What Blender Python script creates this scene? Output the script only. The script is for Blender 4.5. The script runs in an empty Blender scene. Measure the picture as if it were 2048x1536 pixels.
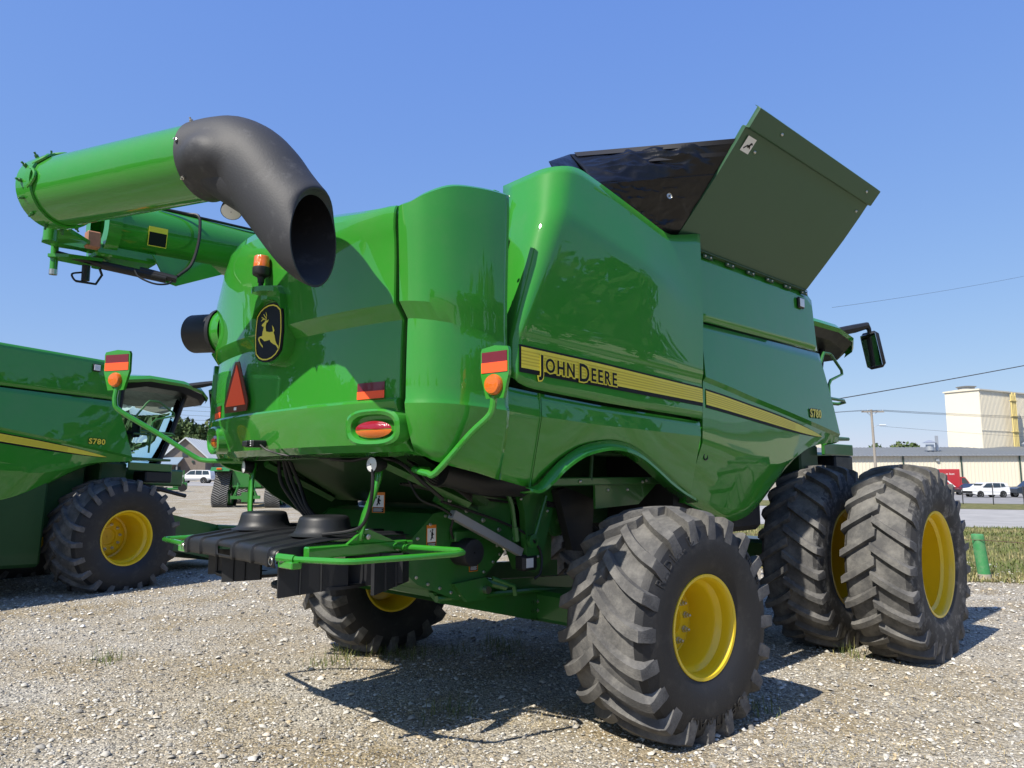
import bpy, math, random
import numpy as np
from mathutils import Vector, Matrix

random.seed(7)
rng = np.random.default_rng(11)
R = math.radians
scene = bpy.context.scene
COL = scene.collection

# ------------------------------------------------------------------ camera, sky, sun, exposure
# machine frame: x = forward, y = left, z = up, origin on the ground under the rear axle
CAM = Vector((-4.668, -5.0, 1.785))
YAW, PITCH, ROLL = 0.7956, 0.120, -0.003
cam_d = bpy.data.cameras.new('camera')
cam_d.sensor_width = 36.0
cam_d.lens = 36.0 * 1497.0 / 2048.0
cam_d.clip_end = 3000.0
cam = bpy.data.objects.new('camera', cam_d)
COL.objects.link(cam)
_d = Vector((math.cos(PITCH) * math.cos(YAW), math.cos(PITCH) * math.sin(YAW), math.sin(PITCH)))
_r = _d.cross(Vector((0, 0, 1))).normalized()
_u = _r.cross(_d)
_r2 = _r * math.cos(ROLL) + _u * math.sin(ROLL)
_u2 = -_r * math.sin(ROLL) + _u * math.cos(ROLL)
cam.matrix_world = Matrix(((_r2.x, _u2.x, -_d.x, CAM.x), (_r2.y, _u2.y, -_d.y, CAM.y), (_r2.z, _u2.z, -_d.z, CAM.z), (0, 0, 0, 1)))
scene.camera = cam

SUN_EL = R(48.0)
SUN_AZ = R(180.0 + 2.0)          # where the sun stands, counter-clockwise from +x
world = bpy.data.worlds.new('World')
scene.world = world
world.use_nodes = True
wn = world.node_tree.nodes
sky = wn.new('ShaderNodeTexSky')
sky.sky_type = 'NISHITA'
sky.sun_disc = False
sky.sun_elevation = SUN_EL
sky.sun_rotation = R(90.0) - SUN_AZ
sky.altitude = 0.0
sky.air_density = 1.0
sky.dust_density = 0.3
sky.ozone_density = 10.0
wn['Background'].inputs['Strength'].default_value = 0.125
# the clear late-summer sky of the photograph is flatter from zenith to horizon than the bare model: one tone curve per channel
wl = world.node_tree.links
sep = wn.new('ShaderNodeSeparateColor'); comb = wn.new('ShaderNodeCombineColor')
wl.new(sky.outputs[0], sep.inputs[0])
for k, (gm, gain) in enumerate(((.66, 1.39), (.52, 1.66), (.155, 3.88))):
    pw = wn.new('ShaderNodeMath'); pw.operation = 'POWER'; pw.inputs[1].default_value = gm
    ml = wn.new('ShaderNodeMath'); ml.operation = 'MULTIPLY'; ml.inputs[1].default_value = gain
    wl.new(sep.outputs[k], pw.inputs[0]); wl.new(pw.outputs[0], ml.inputs[0]); wl.new(ml.outputs[0], comb.inputs[k])
wl.new(comb.outputs[0], wn['Background'].inputs['Color'])

sun_d = bpy.data.lights.new('sun', 'SUN')
sun_d.energy = 5.0
sun_d.angle = R(0.53)
sun_d.color = (1.0, 0.94, 0.84)
sun = bpy.data.objects.new('sun', sun_d)
COL.objects.link(sun)
_s = Vector((math.cos(SUN_EL) * math.cos(SUN_AZ), math.cos(SUN_EL) * math.sin(SUN_AZ), math.sin(SUN_EL)))
sun.rotation_euler = _s.to_track_quat('Z', 'Y').to_euler()

scene.view_settings.view_transform = 'Standard'
scene.view_settings.look = 'None'
scene.view_settings.exposure = 0.42
scene.view_settings.gamma = 1.0
scene.cycles.max_bounces = 8
scene.cycles.use_denoising = True

# ------------------------------------------------------------------ helpers
def tag(o, label=None, cat=None, group=None, kind=None):
    if label: o['label'] = label
    if cat: o['category'] = cat
    if group: o['group'] = group
    if kind: o['kind'] = kind
    return o

def empty(name, loc=(0, 0, 0), rot=(0, 0, 0), parent=None):
    o = bpy.data.objects.new(name, None)
    o.empty_display_size = 0.2
    COL.objects.link(o)
    o.location = loc
    o.rotation_euler = rot
    o.parent = parent
    return o

def link_mesh(name, me, parent=None):
    o = bpy.data.objects.new(name, me)
    COL.objects.link(o)
    o.parent = parent
    return o

def copy_tree(o, parent=None):
    c = o.copy()
    COL.objects.link(c)
    c.parent = parent
    for ch in list(o.children):
        copy_tree(ch, c)
    return c

class MB:
    """collects shapes, builds one mesh"""
    def __init__(s):
        s.v, s.f, s.m = [], [], []
    def add(s, vs, fs, mi=0):
        n = len(s.v)
        s.v += [tuple(map(float, p)) for p in vs]
        s.f += [tuple(n + i for i in f) for f in fs]
        s.m += [mi] * len(fs)
        return s
    def box(s, lo, hi, mi=0, bev=0.0):
        x0, y0, z0 = lo; x1, y1, z1 = hi
        if x0 > x1: x0, x1 = x1, x0
        if y0 > y1: y0, y1 = y1, y0
        if z0 > z1: z0, z1 = z1, z0
        if bev <= 0:
            vs = [(x, y, z) for x in (x0, x1) for y in (y0, y1) for z in (z0, z1)]
            fs = [(0, 1, 3, 2), (4, 6, 7, 5), (0, 4, 5, 1), (2, 3, 7, 6), (0, 2, 6, 4), (1, 5, 7, 3)]
            return s.add(vs, fs, mi)
        b = min(bev, (x1 - x0) * .45, (y1 - y0) * .45, (z1 - z0) * .45)
        pts = []
        for x, sx in ((x0, 1), (x1, -1)):
            for y, sy in ((y0, 1), (y1, -1)):
                for z, sz in ((z0, 1), (z1, -1)):
                    pts += [(x, y + sy * b, z + sz * b), (x + sx * b, y, z + sz * b), (x + sx * b, y + sy * b, z)]
        idx = lambda i, j, k, a: ((i * 2 + j) * 2 + k) * 3 + a
        fs = []
        for i in (0, 1):
            q = [idx(i, 0, 0, 0), idx(i, 0, 1, 0), idx(i, 1, 1, 0), idx(i, 1, 0, 0)]; fs.append(q if i == 0 else q[::-1])
            q = [idx(0, i, 0, 1), idx(1, i, 0, 1), idx(1, i, 1, 1), idx(0, i, 1, 1)]; fs.append(q if i == 0 else q[::-1])
            q = [idx(0, 0, i, 2), idx(0, 1, i, 2), idx(1, 1, i, 2), idx(1, 0, i, 2)]; fs.append(q if i == 0 else q[::-1])
        for i in (0, 1):
            for j in (0, 1):
                q = [idx(i, j, 0, 0), idx(i, j, 0, 1), idx(i, j, 1, 1), idx(i, j, 1, 0)]; fs.append(q if (i + j) % 2 else q[::-1])
                q = [idx(i, 0, j, 0), idx(i, 0, j, 2), idx(i, 1, j, 2), idx(i, 1, j, 0)]; fs.append(q if (i + j) % 2 == 0 else q[::-1])
                q = [idx(0, i, j, 1), idx(0, i, j, 2), idx(1, i, j, 2), idx(1, i, j, 1)]; fs.append(q if (i + j) % 2 else q[::-1])
                for k in (0, 1):
                    t = [idx(i, j, k, 0), idx(i, j, k, 1), idx(i, j, k, 2)]
                    fs.append(t if (i + j + k) % 2 == 0 else t[::-1])
        return s.add(pts, fs, mi)
    def tube(s, path, rad, seg=10, mi=0, caps=True):
        P = [Vector(p) for p in path]
        rs = rad if hasattr(rad, '__len__') else [rad] * len(P)
        vs, fs = [], []
        ref = None
        for i, p in enumerate(P):
            a = P[max(i - 1, 0)]; b = P[min(i + 1, len(P) - 1)]
            d = (b - a)
            if 0 < i < len(P) - 1:
                d = (P[i] - a).normalized() + (b - P[i]).normalized()
            d.normalize()
            if ref is None:
                ref = Vector((0, 0, 1)) if abs(d.z) < .9 else Vector((1, 0, 0))
            u = d.cross(ref).normalized(); w = u.cross(d).normalized()
            ref = w
            for k in range(seg):
                t = 2 * math.pi * k / seg
                vs.append(p + (u * math.cos(t) + w * math.sin(t)) * rs[i])
        for i in range(len(P) - 1):
            for k in range(seg):
                k2 = (k + 1) % seg
                fs.append((i * seg + k, i * seg + k2, (i + 1) * seg + k2, (i + 1) * seg + k))
        if caps:
            fs.append(tuple(range(seg - 1, -1, -1)))
            fs.append(tuple((len(P) - 1) * seg + k for k in range(seg)))
        return s.add(vs, fs, mi)
    def lathe(s, prof, c=(0, 0, 0), axis='z', seg=32, mi=0, mis=None, close=False):
        """prof: (along, radius)"""
        c = Vector(c); vs, fs, ms = [], [], []
        for a, r in prof:
            for k in range(seg):
                t = 2 * math.pi * k / seg
                x, y = r * math.cos(t), r * math.sin(t)
                if axis == 'z': q = (x, y, a)
                elif axis == 'y': q = (x, a, y)
                else: q = (a, x, y)
                vs.append(c + Vector(q))
        n = len(prof)
        base = len(s.v)
        for i in range(n - 1):
            for k in range(seg):
                k2 = (k + 1) % seg
                f = (i * seg + k, i * seg + k2, (i + 1) * seg + k2, (i + 1) * seg + k)
                if axis == 'y': f = f[::-1]
                fs.append(f); ms.append(mis[i] if mis else mi)
        if close:
            fs.append(tuple(range(seg))); ms.append(mi)
            fs.append(tuple((n - 1) * seg + k for k in range(seg))[::-1]); ms.append(mi)
        s.v += [tuple(p) for p in vs]
        s.f += [tuple(base + i for i in f) for f in fs]
        s.m += ms
        return s
    def prism(s, poly, a0, a1, axis='y', mi=0):
        """poly of 2-d points in the plane normal to axis, extruded between a0 and a1"""
        def mk(p, a):
            if axis == 'y': return (p[0], a, p[1])
            if axis == 'x': return (a, p[0], p[1])
            return (p[0], p[1], a)
        n = len(poly)
        vs = [mk(p, a0) for p in poly] + [mk(p, a1) for p in poly]
        fs = [tuple(range(n)), tuple(range(2 * n - 1, n - 1, -1))]
        fs += [(i, n + i, n + (i + 1) % n, (i + 1) % n) for i in range(n)]
        return s.add(vs, fs, mi)
    def grid(s, G, mi=0, skip=()):
        """G[i][j] points"""
        n, m = len(G), len(G[0])
        vs = [p for row in G for p in row]
        fs = [(i * m + j, i * m + j + 1, (i + 1) * m + j + 1, (i + 1) * m + j) for i in range(n - 1) for j in range(m - 1) if (i, j) not in skip]
        return s.add(vs, fs, mi)
    def ball(s, c, r, seg=12, rings=8, mi=0, sc=(1, 1, 1)):
        c = Vector(c); G = []
        for i in range(rings + 1):
            t = math.pi * i / rings
            G.append([c + Vector((r * sc[0] * math.sin(t) * math.cos(2 * math.pi * k / seg), r * sc[1] * math.sin(t) * math.sin(2 * math.pi * k / seg), r * sc[2] * math.cos(t))) for k in range(seg + 1)])
        return s.grid(G, mi)
    def build(s, name, mats, parent=None, smooth=True, angle=35, recalc=True):
        me = bpy.data.meshes.new(name)
        me.from_pydata(s.v, [], s.f)
        if not isinstance(mats, (list, tuple)): mats = [mats]
        for m in mats: me.materials.append(m)
        if len(mats) > 1:
            me.polygons.foreach_set('material_index', s.m)
        if recalc:
            import bmesh
            bm = bmesh.new(); bm.from_mesh(me)
            bmesh.ops.remove_doubles(bm, verts=bm.verts, dist=1e-5)
            bmesh.ops.recalc_face_normals(bm, faces=bm.faces)
            bm.to_mesh(me); bm.free()
        if smooth:
            me.shade_smooth()
            me.set_sharp_from_angle(angle=R(angle))
        me.update()
        return link_mesh(name, me, parent)

def np_mesh(name, verts, faces, mats, parent=None, midx=None, smooth=False):
    """fast mesh from numpy arrays; faces (n,3) or (n,4)"""
    me = bpy.data.meshes.new(name)
    k = faces.shape[1]
    me.vertices.add(len(verts)); me.vertices.foreach_set('co', verts.astype(np.float32).ravel())
    me.loops.add(faces.size); me.loops.foreach_set('vertex_index', faces.astype(np.int32).ravel())
    me.polygons.add(len(faces))
    me.polygons.foreach_set('loop_start', np.arange(0, faces.size, k, dtype=np.int32))
    me.polygons.foreach_set('loop_total', np.full(len(faces), k, dtype=np.int32))
    if not isinstance(mats, (list, tuple)): mats = [mats]
    for m in mats: me.materials.append(m)
    if midx is not None: me.polygons.foreach_set('material_index', midx.astype(np.int32))
    me.update(calc_edges=True); me.validate()
    if smooth: me.shade_smooth()
    return link_mesh(name, me, parent)

def solid(o, t, offset=-1.0):
    m = o.modifiers.new('thickness', 'SOLIDIFY'); m.thickness = t; m.offset = offset
    return o

def catmull(pts, n):
    """n points per span through pts"""
    P = [np.array(p, float) for p in pts]
    P = [2 * P[0] - P[1]] + P + [2 * P[-1] - P[-2]]
    out = []
    for i in range(1, len(P) - 2):
        a, b, c, d = P[i - 1], P[i], P[i + 1], P[i + 2]
        for k in range(n):
            t = k / n
            out.append(.5 * ((2 * b) + (c - a) * t + (2 * a - 5 * b + 4 * c - d) * t * t + (-a + 3 * b - 3 * c + d) * t ** 3))
    out.append(P[-2])
    return [tuple(p) for p in out]

def interp(x, pts):
    return float(np.interp(x, [p[0] for p in pts], [p[1] for p in pts]))

def smoothcurve(pts, n=10):
    d = catmull(pts, n)
    xs = [p[0] for p in d]; ys = [p[1] for p in d]
    return lambda x: float(np.interp(x, xs, ys))

# ------------------------------------------------------------------ materials
def nodes(m):
    m.use_nodes = True
    return m.node_tree.nodes, m.node_tree.links, m.node_tree.nodes['Principled BSDF']

def mat(name, col, rough=.5, metal=0.0, coat=0.0, coat_rough=.04, var=0.0, vscale=6.0, bump=0.0, bscale=40.0, spec=.5, rvar=0.0, trans=0.0, ior=1.45, emis=None, estr=0.0, alpha=1.0):
    m = bpy.data.materials.new(name)
    n, l, b = nodes(m)
    b.inputs['Base Color'].default_value = (*col, 1)
    b.inputs['Roughness'].default_value = rough
    b.inputs['Metallic'].default_value = metal
    b.inputs['Coat Weight'].default_value = coat
    b.inputs['Coat Roughness'].default_value = coat_rough
    b.inputs['Specular IOR Level'].default_value = spec
    b.inputs['Transmission Weight'].default_value = trans
    b.inputs['IOR'].default_value = ior
    b.inputs['Alpha'].default_value = alpha
    if emis:
        b.inputs['Emission Color'].default_value = (*emis, 1); b.inputs['Emission Strength'].default_value = estr
    if var or bump or rvar:
        tc = n.new('ShaderNodeTexCoord')
    if var or rvar:
        nz = n.new('ShaderNodeTexNoise'); nz.inputs['Scale'].default_value = vscale; nz.inputs['Detail'].default_value = 6; nz.inputs['Roughness'].default_value = .65
        l.new(tc.outputs['Object'], nz.inputs['Vector'])
    if var:
        mx = n.new('ShaderNodeMixRGB'); mx.blend_type = 'MIX'
        mx.inputs[1].default_value = (*[c * (1 - var) for c in col], 1); mx.inputs[2].default_value = (*[min(1, c * (1 + var)) for c in col], 1)
        l.new(nz.outputs['Fac'], mx.inputs[0]); l.new(mx.outputs[0], b.inputs['Base Color'])
    if rvar:
        mr = n.new('ShaderNodeMapRange'); mr.inputs['To Min'].default_value = max(0, rough - rvar); mr.inputs['To Max'].default_value = min(1, rough + rvar)
        mr.inputs['From Min'].default_value = .3; mr.inputs['From Max'].default_value = .7
        l.new(nz.outputs['Fac'], mr.inputs['Value']); l.new(mr.outputs[0], b.inputs['Roughness'])
    if bump:
        bn = n.new('ShaderNodeTexNoise'); bn.inputs['Scale'].default_value = bscale; bn.inputs['Detail'].default_value = 4
        l.new(tc.outputs['Object'], bn.inputs['Vector'])
        bp = n.new('ShaderNodeBump'); bp.inputs['Strength'].default_value = bump; bp.inputs['Distance'].default_value = .02
        l.new(bn.outputs['Fac'], bp.inputs['Height']); l.new(bp.outputs[0], b.inputs['Normal'])
    return m

def dusty(name, col, dust, lo, hi, scale=5.0, rough=.6, coat=0.0, metal=0.0, fine=0.0, zfade=None, bump=0.0, spec=.5):
    """base colour with a dusty second colour broken up by two noises"""
    m = bpy.data.materials.new(name)
    n, l, b = nodes(m)
    tc = n.new('ShaderNodeTexCoord')
    a = n.new('ShaderNodeTexNoise'); a.inputs['Scale'].default_value = scale; a.inputs['Detail'].default_value = 9; a.inputs['Roughness'].default_value = .72
    l.new(tc.outputs['Object'], a.inputs['Vector'])
    mr = n.new('ShaderNodeMapRange'); mr.inputs['From Min'].default_value = lo; mr.inputs['From Max'].default_value = hi
    l.new(a.outputs['Fac'], mr.inputs['Value'])
    mx = n.new('ShaderNodeMixRGB'); mx.inputs[1].default_value = (*col, 1); mx.inputs[2].default_value = (*dust, 1)
    l.new(mr.outputs[0], mx.inputs[0]); l.new(mx.outputs[0], b.inputs['Base Color'])
    b.inputs['Roughness'].default_value = rough; b.inputs['Coat Weight'].default_value = coat; b.inputs['Coat Roughness'].default_value = .05
    b.inputs['Metallic'].default_value = metal; b.inputs['Specular IOR Level'].default_value = spec
    if bump:
        f = n.new('ShaderNodeTexNoise'); f.inputs['Scale'].default_value = 90; f.inputs['Detail'].default_value = 5
        l.new(tc.outputs['Object'], f.inputs['Vector'])
        bp = n.new('ShaderNodeBump'); bp.inputs['Strength'].default_value = bump; bp.inputs['Distance'].default_value = .01
        l.new(f.outputs['Fac'], bp.inputs['Height']); l.new(bp.outputs[0], b.inputs['Normal'])
    return m

M = {}
def paint(name, col, dust):
    """glossy body paint: clear coat with uneven polish, faint panel waviness and a trace of dust"""
    m = bpy.data.materials.new(name)
    n, l, b = nodes(m)
    tc = n.new('ShaderNodeTexCoord')
    def noise(sc, det=5, ro=.6):
        z = n.new('ShaderNodeTexNoise'); z.inputs['Scale'].default_value = sc; z.inputs['Detail'].default_value = det; z.inputs['Roughness'].default_value = ro
        l.new(tc.outputs['Object'], z.inputs['Vector']); return z
    def rng_(src, f0, f1, t0, t1):
        r = n.new('ShaderNodeMapRange'); r.inputs['From Min'].default_value = f0; r.inputs['From Max'].default_value = f1; r.inputs['To Min'].default_value = t0; r.inputs['To Max'].default_value = t1
        l.new(src.outputs[0], r.inputs['Value']); return r
    d = noise(2.3, 10, .72); f = rng_(d, .45, .8, 0.0, .16)
    mx = n.new('ShaderNodeMixRGB'); mx.inputs[1].default_value = (*col, 1); mx.inputs[2].default_value = (*dust, 1)
    l.new(f.outputs[0], mx.inputs[0]); l.new(mx.outputs[0], b.inputs['Base Color'])
    b.inputs['Roughness'].default_value = .5; b.inputs['Specular IOR Level'].default_value = .12; b.inputs['Coat Weight'].default_value = 1.0; b.inputs['Coat IOR'].default_value = 1.55
    l.new(rng_(d, .4, .75, .004, .04).outputs[0], b.inputs['Coat Roughness'])
    w = noise(1.1, 2, .5); bp = n.new('ShaderNodeBump'); bp.inputs['Strength'].default_value = .22; bp.inputs['Distance'].default_value = .02
    l.new(w.outputs[0], bp.inputs['Height']); l.new(bp.outputs[0], b.inputs['Coat Normal'])
    return m
M['green'] = paint('green_paint', (.028, .235, .018), (.16, .19, .10))
M['green_dull'] = dusty('green_frame_shaded', (.020, .130, .017), (.045, .11, .034), .48, .78, 3.0, .45, coat=.35)  # frame green, darkened to hold the shade under the rear body
M['green_inside'] = mat('green_inner_shaded', (.012, .060, .012), .6, coat=.1, var=.15)  # darker green for inner parts, with the shade under the body in its colour
M['yellow'] = mat('yellow_paint', (.80, .56, .012), .38, coat=.5, coat_rough=.1, var=.06, vscale=3)
M['stripe'] = mat('yellow_decal', (.80, .68, .055), .4, coat=.15)
M['stripe_dark'] = mat('yellow_decal_dark', (.60, .47, .03), .4, coat=.15)
M['black_decal'] = mat('black_decal', (.006, .006, .007), .5, spec=.25)
M['plastic'] = mat('black_plastic', (.013, .014, .016), .48, var=.2, vscale=9, bump=.05, bscale=300, rvar=.08)
M['spout'] = dusty('black_spout_rubber', (.028, .029, .033), (.085, .086, .09), .55, .80, 6.0, .62, bump=.1)
M['rubber_side'] = dusty('tyre_sidewall', (.016, .016, .017), (.055, .052, .047), .52, .85, 7.0, .62, bump=.15)
M['rubber_tread'] = dusty('tyre_tread', (.075, .073, .071), (.22, .21, .19), .42, .76, 5.0, .8, bump=.4)
M['rubber_dust'] = dusty('tyre_sidewall_muddy', (.035, .034, .033), (.22, .21, .19), .50, .70, 9.0, .75, bump=.3)
M['hose'] = mat('black_hose', (.012, .012, .013), .5)
M['steel'] = mat('zinc_bolt', (.55, .54, .5), .35, metal=1.0)
M['alu'] = mat('grey_rail', (.32, .33, .34), .45, metal=.3)
M['red'] = mat('red_reflector', (.36, .012, .018), .3, coat=.6, bump=.05, bscale=500)
M['darkred'] = mat('dark_red_reflector', (.14, .008, .014), .3, coat=.6)
M['orange'] = mat('fluorescent_orange', (1.0, .10, .024), .45)
M['redlens'] = mat('red_lens', (.28, .004, .012), .12, coat=1.0, bump=.25, bscale=160)
M['amber'] = mat('amber_lens', (.62, .13, .006), .12, coat=1.0, bump=.25, bscale=160)
M['lens'] = mat('clear_lens', (.68, .70, .70), .1, coat=1.0, bump=.15, bscale=200)
M['chrome'] = mat('mirror_glass', (.75, .78, .8), .02, metal=1.0)
M['glass'] = mat('tinted_glass', (.80, .94, .92), .0, trans=1.0, ior=1.02, spec=.5)
M['tarp'] = mat('black_tarpaulin', (.004, .004, .005), .30, spec=.45, bump=.6, bscale=6)
M['green_lid'] = mat('green_moulded_lid', (.030, .090, .042), .45, coat=.2, coat_rough=.25, var=.05)
M['white'] = mat('white_print', (.78, .78, .75), .5)
M['warn'] = mat('orange_print', (.75, .22, .02), .5)
M['rust'] = mat('bare_copper_tone_steel', (.35, .15, .09), .5, var=.3, vscale=14)

# ------------------------------------------------------------------ the site: ground, grass, road
FW = np.array([math.cos(YAW), math.sin(YAW)])      # site axes: D runs away from the yard corner, L across it
RT = np.array([math.sin(YAW), -math.cos(YAW)])
def gz(x, y):
    x = np.asarray(x, float); y = np.asarray(y, float)
    dx, dy = x - CAM.x, y - CAM.y
    L = dx * RT[0] + dy * RT[1]
    r = np.hypot(dx, dy)
    t = np.clip((r - 14) / 30, 0, 1); t = t * t * (3 - 2 * t)
    return -.016 * np.clip(L, -80, 80) * t
def site(L, D, z=0.0):
    x = CAM.x + L * RT[0] + D * FW[0]; y = CAM.y + L * RT[1] + D * FW[1]
    return Vector((x, y, float(gz(x, y)) + z))
def site_np(L, D):
    x = CAM.x + L * RT[0] + D * FW[0]; y = CAM.y + L * RT[1] + D * FW[1]
    return x, y, gz(x, y)
SITE_ROT = YAW - math.pi / 2                      # rotation that turns local x to L and local y to D

def gravel_material(name):
    m = bpy.data.materials.new(name)
    n, l, b = nodes(m)
    tc = n.new('ShaderNodeTexCoord')
    v = n.new('ShaderNodeTexVoronoi'); v.inputs['Scale'].default_value = 55; l.new(tc.outputs['Object'], v.inputs['Vector'])
    v2 = n.new('ShaderNodeTexVoronoi'); v2.inputs['Scale'].default_value = 19; l.new(tc.outputs['Object'], v2.inputs['Vector'])
    big = n.new('ShaderNodeTexNoise'); big.inputs['Scale'].default_value = .7; big.inputs['Detail'].default_value = 8; big.inputs['Roughness'].default_value = .7; l.new(tc.outputs['Object'], big.inputs['Vector'])
    cr = n.new('ShaderNodeValToRGB'); l.new(v.outputs['Color'], cr.inputs['Fac'])
    cr.color_ramp.elements[0].color = (.13, .12, .105, 1); cr.color_ramp.elements[1].color = (.58, .55, .48, 1)
    e = cr.color_ramp.elements.new(.5); e.color = (.34, .32, .275, 1)
    cr2 = n.new('ShaderNodeValToRGB'); l.new(big.outputs['Fac'], cr2.inputs['Fac'])
    cr2.color_ramp.elements[0].position = .36; cr2.color_ramp.elements[0].color = (.80, .68, .48, 1)
    cr2.color_ramp.elements[1].position = .62; cr2.color_ramp.elements[1].color = (1.08, 1.06, 1.02, 1)
    mx = n.new('ShaderNodeMixRGB'); mx.blend_type = 'MULTIPLY'; mx.inputs[0].default_value = 1
    l.new(cr.outputs[0], mx.inputs[1]); l.new(cr2.outputs[0], mx.inputs[2]); l.new(mx.outputs[0], b.inputs['Base Color'])
    b.inputs['Roughness'].default_value = .95; b.inputs['Specular IOR Level'].default_value = .2
    ad = n.new('ShaderNodeMath'); ad.operation = 'ADD'; l.new(v.outputs['Distance'], ad.inputs[0]); l.new(v2.outputs['Distance'], ad.inputs[1])
    bp = n.new('ShaderNodeBump'); bp.inputs['Strength'].default_value = .8; bp.inputs['Distance'].default_value = .015; bp.invert = True
    l.new(ad.outputs[0], bp.inputs['Height']); l.new(bp.outputs[0], b.inputs['Normal'])
    return m
M['gravel'] = gravel_material('gravel_ground')

def tinted(name, stops, rough=.9):
    """colour picked by the per-piece value stored in the attribute 'tint'"""
    m = bpy.data.materials.new(name)
    n, l, b = nodes(m)
    a = n.new('ShaderNodeAttribute'); a.attribute_name = 'tint'
    cr = n.new('ShaderNodeValToRGB'); l.new(a.outputs['Fac'], cr.inputs['Fac'])
    el = cr.color_ramp.elements
    el[0].position, el[0].color = stops[0][0], (*stops[0][1], 1)
    el[1].position, el[1].color = stops[-1][0], (*stops[-1][1], 1)
    for p, c in stops[1:-1]:
        e = el.new(p); e.color = (*c, 1)
    l.new(cr.outputs[0], b.inputs['Base Color'])
    b.inputs['Roughness'].default_value = rough; b.inputs['Specular IOR Level'].default_value = .25
    return m
def set_tint(o, vals):
    at = o.data.attributes.new('tint', 'FLOAT', 'POINT')
    at.data.foreach_set('value', vals.astype(np.float32))

M['stone'] = tinted('gravel_stones', [(0, (.12, .115, .108)), (.22, (.28, .265, .235)), (.5, (.47, .445, .39)), (.85, (.62, .595, .53)), (.95, (.48, .38, .24)), (1, (.74, .72, .68))])
M['leaf'] = tinted('tree_leaves', [(0, (.030, .055, .016)), (.5, (.062, .098, .030)), (1, (.125, .15, .055))], .7)
M['grass'] = tinted('grass_blades', [(0, (.07, .11, .028)), (.5, (.15, .17, .055)), (.8, (.28, .25, .11)), (1, (.38, .32, .17))], .8)
M['straw'] = tinted('dry_straw', [(0, (.30, .22, .09)), (1, (.52, .42, .22))], .8)

def disc_sheet(name, rings, segs, z, material):
    rr = np.array(rings); th = np.linspace(0, 2 * np.pi, segs, endpoint=False)
    X = CAM.x + np.outer(rr, np.cos(th)); Y = CAM.y + np.outer(rr, np.sin(th))
    Zz = gz(X, Y) + z
    V = np.stack([X, Y, Zz], -1).reshape(-1, 3)
    F = []
    for i in range(len(rr) - 1):
        k = np.arange(segs); k2 = (k + 1) % segs
        F.append(np.stack([i * segs + k, (i + 1) * segs + k, (i + 1) * segs + k2, i * segs + k2], 1))
    o = np_mesh(name, V, np.concatenate(F), material, smooth=True)
    return tag(o, kind='structure')
disc_sheet('ground', [.01, 1, 2, 4, 6, 8, 10, 12, 14, 17, 20, 24, 28, 33, 38, 44, 52, 62, 75, 95, 130, 180, 260, 400, 700, 1500], 96, 0.0, M['gravel'])

def strip_sheet(name, near, far, n, m, z, material):
    """sheet between two polylines given in site coordinates (L, D)"""
    near = np.array(near, float); far = np.array(far, float)
    t = np.linspace(0, 1, n)
    def res(P):
        s = np.linspace(0, 1, len(P))
        return np.stack([np.interp(t, s, P[:, 0]), np.interp(t, s, P[:, 1])], 1)
    A, B = res(near), res(far)
    u = np.linspace(0, 1, m)[:, None, None]
    P = A[None] * (1 - u) + B[None] * u
    x, y, g = site_np(P[..., 0], P[..., 1])
    V = np.stack([x, y, g + z], -1).reshape(-1, 3)
    i, j = np.meshgrid(np.arange(m - 1), np.arange(n - 1), indexing='ij')
    a = (i * n + j).ravel()
    F = np.stack([a, a + 1, a + n + 1, a + n], 1)
    o = np_mesh(name, V, F, material, smooth=True)
    return tag(o, kind='structure')

M['turf'] = dusty('turf', (.085, .105, .035), (.24, .205, .095), .38, .66, 2.2, .95, bump=.5, spec=.1)
M['road'] = dusty('concrete_road', (.30, .29, .27), (.40, .385, .36), .4, .7, .6, .9)
M['asphalt'] = dusty('car_park_asphalt', (.22, .215, .205), (.30, .29, .28), .4, .7, .4, .95)
GE = [(-5.6, 21.0), (1.0, 16.8), (7.4, 12.7), (12, 11.6), (24, 10.2), (46, 8.0)]
strip_sheet('grass_strip', GE, [(-4.5, 28.5), (0, 28.2), (8, 28), (16.5, 27.4), (40, 25), (70, 22)], 60, 14, .012, M['turf'])
strip_sheet('road', [(-6, 29.5), (8, 28), (16.5, 27.3), (40, 24.9), (90, 20)], [(-6, 48.5), (20, 47.5), (60, 44), (120, 38)], 40, 14, .02, M['road'])
strip_sheet('verge', [(-6, 48.6), (20, 47.6), (60, 44.1), (120, 38.1)], [(-6, 60), (20, 59), (60, 56), (120, 50)], 30, 8, .03, M['turf'])
strip_sheet('car_park', [(-6, 60.1), (20, 59.1), (60, 56.1), (120, 50.1)], [(-6, 106), (20, 106), (60, 106), (120, 106)], 30, 12, .035, M['asphalt'])
strip_sheet('yard_road', [(-120, 95), (-60, 88), (-20, 84)], [(-120, 125), (-60, 118), (-20, 112)], 20, 6, .03, M['road'])

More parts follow.
